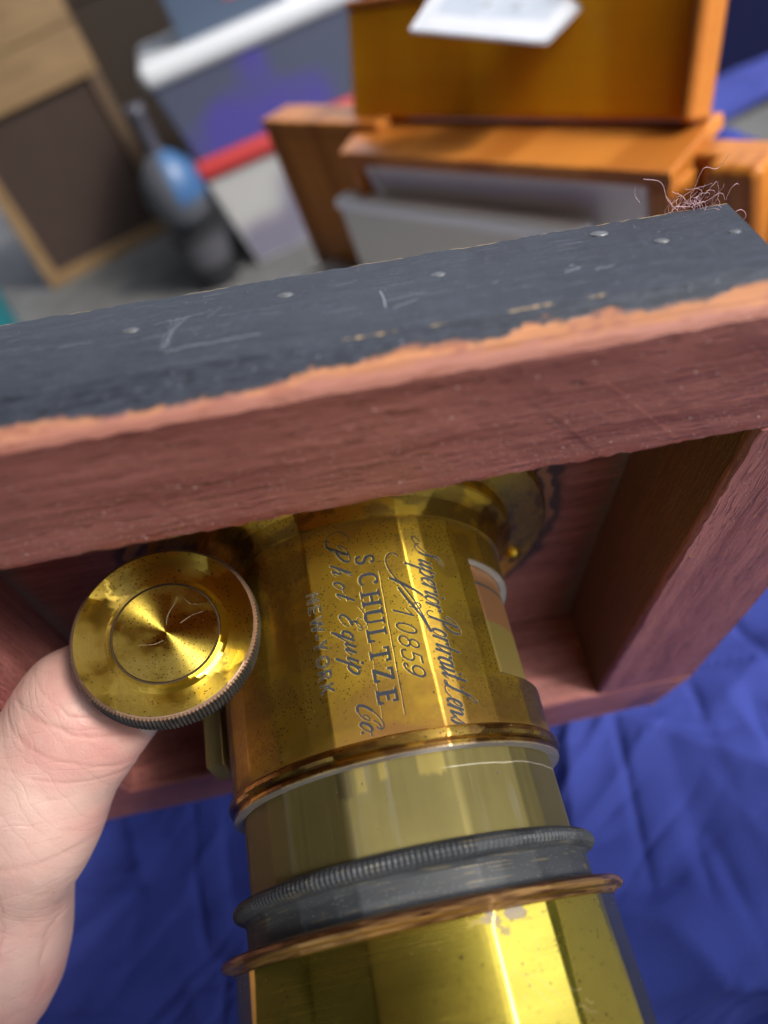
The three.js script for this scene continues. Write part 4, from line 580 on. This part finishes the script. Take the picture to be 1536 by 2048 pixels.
// ---------- things on the ground further back ----------
{ // framed board leaning at the left
  const A = onY(106, 578, 0), B = onY(350, 452, 0), e = B.clone().sub(A).setY(0), w = e.length(); e.normalize();
  const q = new THREE.Quaternion().setFromRotationMatrix(new THREE.Matrix4().makeBasis(e, V(0, 1, 0), new THREE.Vector3().crossVectors(e, V(0, 1, 0))));
  const t = thing('framed_board', 'brown board in a worn tan wooden frame leaning at the left', 'framed board', A, q);
  const wd = surf(256, 256, (u, v) => { const g = fbm(u * 4, v * 30, 4, 901), n = fbm(u * 5, v * 5, 3, 902); const c = mix3([0.10, 0.055, 0.02], [0.24, 0.15, 0.065], 0.5 * g + 0.5 * n); return [c[0], c[1], c[2], 0.6, 0, g]; });
  const bd = surf(128, 128, (u, v) => { const n = fbm(u * 20, v * 20, 4, 903); return [0.026 + 0.008 * n, 0.014 + 0.005 * n, 0.011 + 0.004 * n, 0.9, 0, n]; });
  const W = w + 0.02, Ht = 0.66, add = (n, x, y, ww, h, d, m, z = 0) => { const g = box(ww, h, d, 0.004); part(n, g, m, t).position.set(x + ww / 2, y + h / 2, z); };
  add('panel', 0.02, 0.02, W - 0.04, Ht - 0.04, 0.012, bd, -0.008); add('frame_bar', 0, 0, W, 0.05, 0.035, wd); add('frame_bar', 0, 0.051, 0.05, Ht - 0.1, 0.035, wd); add('frame_bar', W - 0.05, 0.051, 0.05, Ht - 0.1, 0.035, std(0.07, 0.04, 0.02, 0.6)); add('frame_bar', 0, Ht - 0.048, W, 0.17, 0.045, wd); add('frame_bar', 0.0, Ht + 0.125, W, 0.16, 0.06, wd);
  t.rotateX(-0.1);
}
{ // two storage bins, one on the other
  const L0 = onY(498, 540, 0), e = V(0.999, 0, 0.02).normalize(), q = new THREE.Quaternion().setFromRotationMatrix(new THREE.Matrix4().makeBasis(e, V(0, 1, 0), new THREE.Vector3().crossVectors(e, V(0, 1, 0))));
  const bin = (label, base, w, h, d, body, lidM, inset, extra) => { const t = thing('storage_bin', label, 'storage bin', base, q);
    const sh = new THREE.Shape(); sh.moveTo(inset, 0); sh.lineTo(w - inset, 0); sh.lineTo(w, h); sh.lineTo(0, h); const g = new THREE.ExtrudeGeometry(sh, { depth: d, bevelEnabled: true, bevelSize: 0.01, bevelThickness: 0.01, bevelSegments: 3 }); g.translate(0, 0.011, -d); part('tub', g, body, t);
    const l = box(w + 0.05, 0.07, d + 0.06, 0.03, 5); part('lid', l, lidM, t).position.set(w / 2, h + 0.045, -d / 2); if (extra) extra(t); return t; };
  const clear = surf(256, 256, (u, v) => { const n = fbm(u * 2, v * 3, 3, 911); const c = mix3([0.06, 0.068, 0.11], [0.06, 0.05, 0.23], sm(0.45, 0.65, n)); return [c[0], c[1], c[2], 0.25, 0, n]; }); clear.map.repeat.set(1.6, 1.6);
  const grey = surf(128, 128, (u, v) => { const n = fbm(u * 3, v * 3, 3, 912); const c = mix3([0.15, 0.14, 0.19], [0.34, 0.34, 0.34], sm(0.4, 0.6, n)); return [c[0], c[1], c[2], 0.3, 0, n]; });
  const lb = L0.clone(); lb.z -= 0.02;
  bin('grey see-through storage bin with a red lid, lower of the two stacked bins', lb, 0.62, 0.30, 0.4, grey, std(0.36, 0.03, 0.03, 0.35), 0.05);
  const ub = lb.clone(); ub.y += 0.37; ub.x -= 0.03;
  bin('blue-grey storage bin with a white lid, stacked on the red lidded bin', ub, 0.66, 0.225, 0.42, clear, std(0.5, 0.52, 0.56, 0.35), 0.04);
  // flat box on the white lid
  const t = thing('flat_box', 'slate blue box with a pink label lying on the white bin lid', 'box', V(ub.x + 0.13, ub.y + 0.298, ub.z - 0.06), q);
  { const g = box(0.34, 0.2, 0.3, 0.004); g.translate(0.17, 0.1, -0.15); part('carton', g, std(0.055, 0.08, 0.13, 0.4), t); const g2 = box(0.16, 0.13, 0.003, 0.001); g2.translate(0.25, 0.13, 0.002); part('pink_label', g2, std(0.3, 0.06, 0.09, 0.5), t); const g3 = box(0.02, 0.06, 0.004, 0.001); g3.translate(0.16, 0.14, 0.003); part('white_sticker', g3, std(0.7, 0.68, 0.7, 0.5), t); }
}
{ // added dark block as the shade between framed board and bins; green bag above
  const cr = thing('gap_shade_block', 'dark block standing in for the shade between the framed board and the bins', 'crate', V(-0.20, 0, -3.75)); { const g = box(0.5, 0.85, 0.4, 0.01); g.translate(0, 0.425, 0); part('body', g, std(0.022, 0.013, 0.008, 0.8), cr); const g2 = box(0.52, 0.04, 0.42, 0.006); g2.translate(0, 0.84, 0); part('rim', g2, std(0.028, 0.016, 0.01, 0.7), cr); }
  const bg = thing('green_bag', 'dark green bag standing on the added dark block behind the framed board', 'bag', V(-0.14, 0.86, -3.75)); { const g = box(0.42, 0.42, 0.3, 0.09, 5); g.translate(0, 0.21, 0); part('body', g, std(0.012, 0.05, 0.035, 0.7), bg); const h = new THREE.TorusGeometry(0.09, 0.012, 8, 24, Math.PI); h.translate(0, 0.415, 0); part('handle', h, std(0.01, 0.02, 0.03, 0.6), bg); }
}
{ // striped jar on a dark bucket
  const b = onY(440, 560, 0), lp = (pr) => new THREE.LatheGeometry(pr.map(([r, y]) => new THREE.Vector2(r, y)), 40);
  const pail = thing('pail', 'dark grey pail standing in front of the framed board', 'pail', b);
  part('body', lp([[0.0, 0.0], [0.075, 0.0], [0.09, 0.2], [0.085, 0.2], [0.0, 0.19]]), std(0.02, 0.02, 0.024, 0.4), pail); part('label_band', lp([[0.0835, 0.08], [0.0905, 0.17], [0.0915, 0.17], [0.0845, 0.08]]), std(0.05, 0.05, 0.06, 0.45), pail);
  const j = thing('glass_jar', 'round blue and white jar with a dark neck, standing on the grey pail', 'jar', at(410, 432, 2.42).setY(b.y + 0.2));
  j.position.x = b.x; j.position.z = b.z;
  part('body', lp([[0, 0], [0.05, 0], [0.085, 0.05], [0.1, 0.12], [0.09, 0.19], [0.05, 0.235], [0.028, 0.25]]), surf(64, 64, (u, v) => { const w = sm(0.58, 0.62, u) * sm(0.8, 0.76, u) * sm(0.2, 0.3, v) * sm(0.62, 0.55, v), bl = sm(0.4, 0.5, v); let c = mix3([0.07, 0.075, 0.09], [0.03, 0.09, 0.22], bl * sm(0.75, 0.6, u)); c = mix3(c, [0.7, 0.66, 0.55], w); return [c[0], c[1], c[2], 0.42, 0, 0]; }), j);
  part('neck', lp([[0.028, 0.25], [0.022, 0.27], [0.022, 0.36], [0.03, 0.365], [0.03, 0.39], [0, 0.395]]), std(0.05, 0.05, 0.07, 0.3), j);
}
{ // far table with blue cloth, added dark panel as the shadow inside a tent
  const t = thing('blue_tarp', 'blue tarp spread on the paving beyond the wooden boxes at the right', 'tarp', V(1.9, 0.004, -2.33));
  { const g = new THREE.PlaneGeometry(2.0, 0.3, 80, 16); g.rotateX(-Math.PI / 2); const p = g.attributes.position; for (let i = 0; i < p.count; i++) p.setY(i, 0.005 + 0.03 * fbm(p.getX(i) * 6 + 9, p.getZ(i) * 9, 3, 71)); g.computeVertexNormals(); part('sheet', g, std(0.035, 0.05, 0.26, 0.8, 0, { side: THREE.DoubleSide }), t); }
  const s = thing('tent_shadow_panel', 'dark navy panel standing in for tent shadow beyond the blue tarp at the right edge', 'screen', V(2.4, 0, -2.52)); const g2 = box(2.6, 1.6, 0.04, 0.005); g2.translate(0, 0.81, 0); part('cloth', g2, std(0.006, 0.007, 0.03, 0.95, 0, { specularIntensity: 0.2 }), s); for (const x of [-1.2, 1.2]) { const p = new THREE.CylinderGeometry(0.02, 0.02, 1.7, 12); p.translate(x, 0.85, -0.045); part('pole', p, std(0.3, 0.3, 0.32, 0.4, 1), s); }
  // teal tub at the far left, dark red folder behind the bins
  const tb = thing('teal_tub', 'teal plastic tub at the far left beside the framed board', 'tub', onY(-70, 700, 0)); const g3 = new THREE.CylinderGeometry(0.26, 0.23, 0.42, 40); g3.translate(0, 0.21, 0); part('tub', g3, std(0.01, 0.12, 0.15, 0.4), tb); const g4 = new THREE.TorusGeometry(0.26, 0.012, 8, 40); g4.rotateX(Math.PI / 2); g4.translate(0, 0.42, 0); part('rim', g4, std(0.01, 0.13, 0.16, 0.35), tb);
  const rd = thing('red_crate', 'dark red crate behind the bins and the open plate box', 'crate', V(1.05, 0, -3.1)); const g5 = box(0.9, 0.75, 0.5, 0.02); g5.translate(0, 0.375, 0); part('body', g5, std(0.16, 0.008, 0.02, 0.5), rd); const g6 = box(0.93, 0.04, 0.53, 0.01); g6.translate(0, 0.73, 0); part('rim', g6, std(0.12, 0.006, 0.015, 0.5), rd);
}
{ // hedge: mirrored in the brass as the dark band along the horizon, and just seen at the top left
  const leaf = new THREE.BufferGeometry(); leaf.setAttribute('position', new THREE.Float32BufferAttribute([0, 0, 0, 0.05, 0.03, 0.01, 0, 0.12, 0, -0.05, 0.03, 0.01], 3)); leaf.setIndex([0, 1, 2, 0, 2, 3]); leaf.computeVertexNormals();
  const N = 36000, im = new THREE.InstancedMesh(leaf, std(0.035, 0.08, 0.025, 0.95, 0,  { side: THREE.DoubleSide }), N), m4 = new THREE.Matrix4(), q = new THREE.Quaternion(), col = new THREE.Color();
  for (let i = 0; i < N; i++) { const a = (-120 + rnd() * 260) * dr, R = 8.2 + rnd() * 0.9 + 0.5 * vn(a * 9, 1, 3), y = Math.pow(rnd(), 0.8) * (1.75 + 1.1 * vn(a * 7, 2, 4) + 1.7 * Math.exp(-Math.pow((a - 1.55) / 0.55, 2))); q.setFromEuler(new THREE.Euler(rnd() * 6, rnd() * 6, rnd() * 6)); const s = 1 + rnd() * 1.6; m4.compose(V(Math.sin(a) * R, y, -Math.cos(a) * R), q, V(s, s, s)); im.setMatrixAt(i, m4); im.setColorAt(i, col.setRGB(0.6 + rnd() * 0.8, 0.6 + rnd() * 0.8, 0.6 + rnd() * 0.6)); }
  im.name = 'hedge'; im.userData = { kind: 'stuff', label: 'dense green hedge in the far background at the top left', category: 'hedge' }; scene.add(im);
}
{ // the stall's canopy overhead and an added side cloth, mirrored as the dark part of the brass
  const t = thing('canopy', 'dark canopy roof over the stall, mirrored in the brass', 'canopy', V(-0.68, 0, -0.6)), m = std(0.05, 0.055, 0.06, 0.9, 0, { side: THREE.DoubleSide });
  const g = box(2.06, 0.02, 6.4, 0.008); g.translate(0.0, 2.33, 0); part('roof', g, m, t); for (const sx of [-1, 1]) { const g2 = box(0.012, 0.16, 6.4, 0.004); g2.translate(sx * 1.035, 2.25, 0); part('valance', g2, m, t); } const g3 = box(0.02, 2.15, 5.2, 0.008); g3.translate(-1.0, 1.09, -0.6); part('added_side_cloth', g3, m, t); const g4 = box(1.99, 2.15, 0.02, 0.008); g4.translate(0, 1.09, 2.9); part('added_back_cloth', g4, m, t);  // side and back cloths added out of view to cut light from the left
  for (const [x, z] of [[1, 3.1], [-1, 3.1], [-1, -3.1], [1, -3.1]]) { const p = new THREE.CylinderGeometry(0.02, 0.02, 2.31, 14); p.translate(x, 1.155, z); part('pole', p, std(0.35, 0.35, 0.36, 0.4, 1), t); }
}
renderer.render(scene, camera);
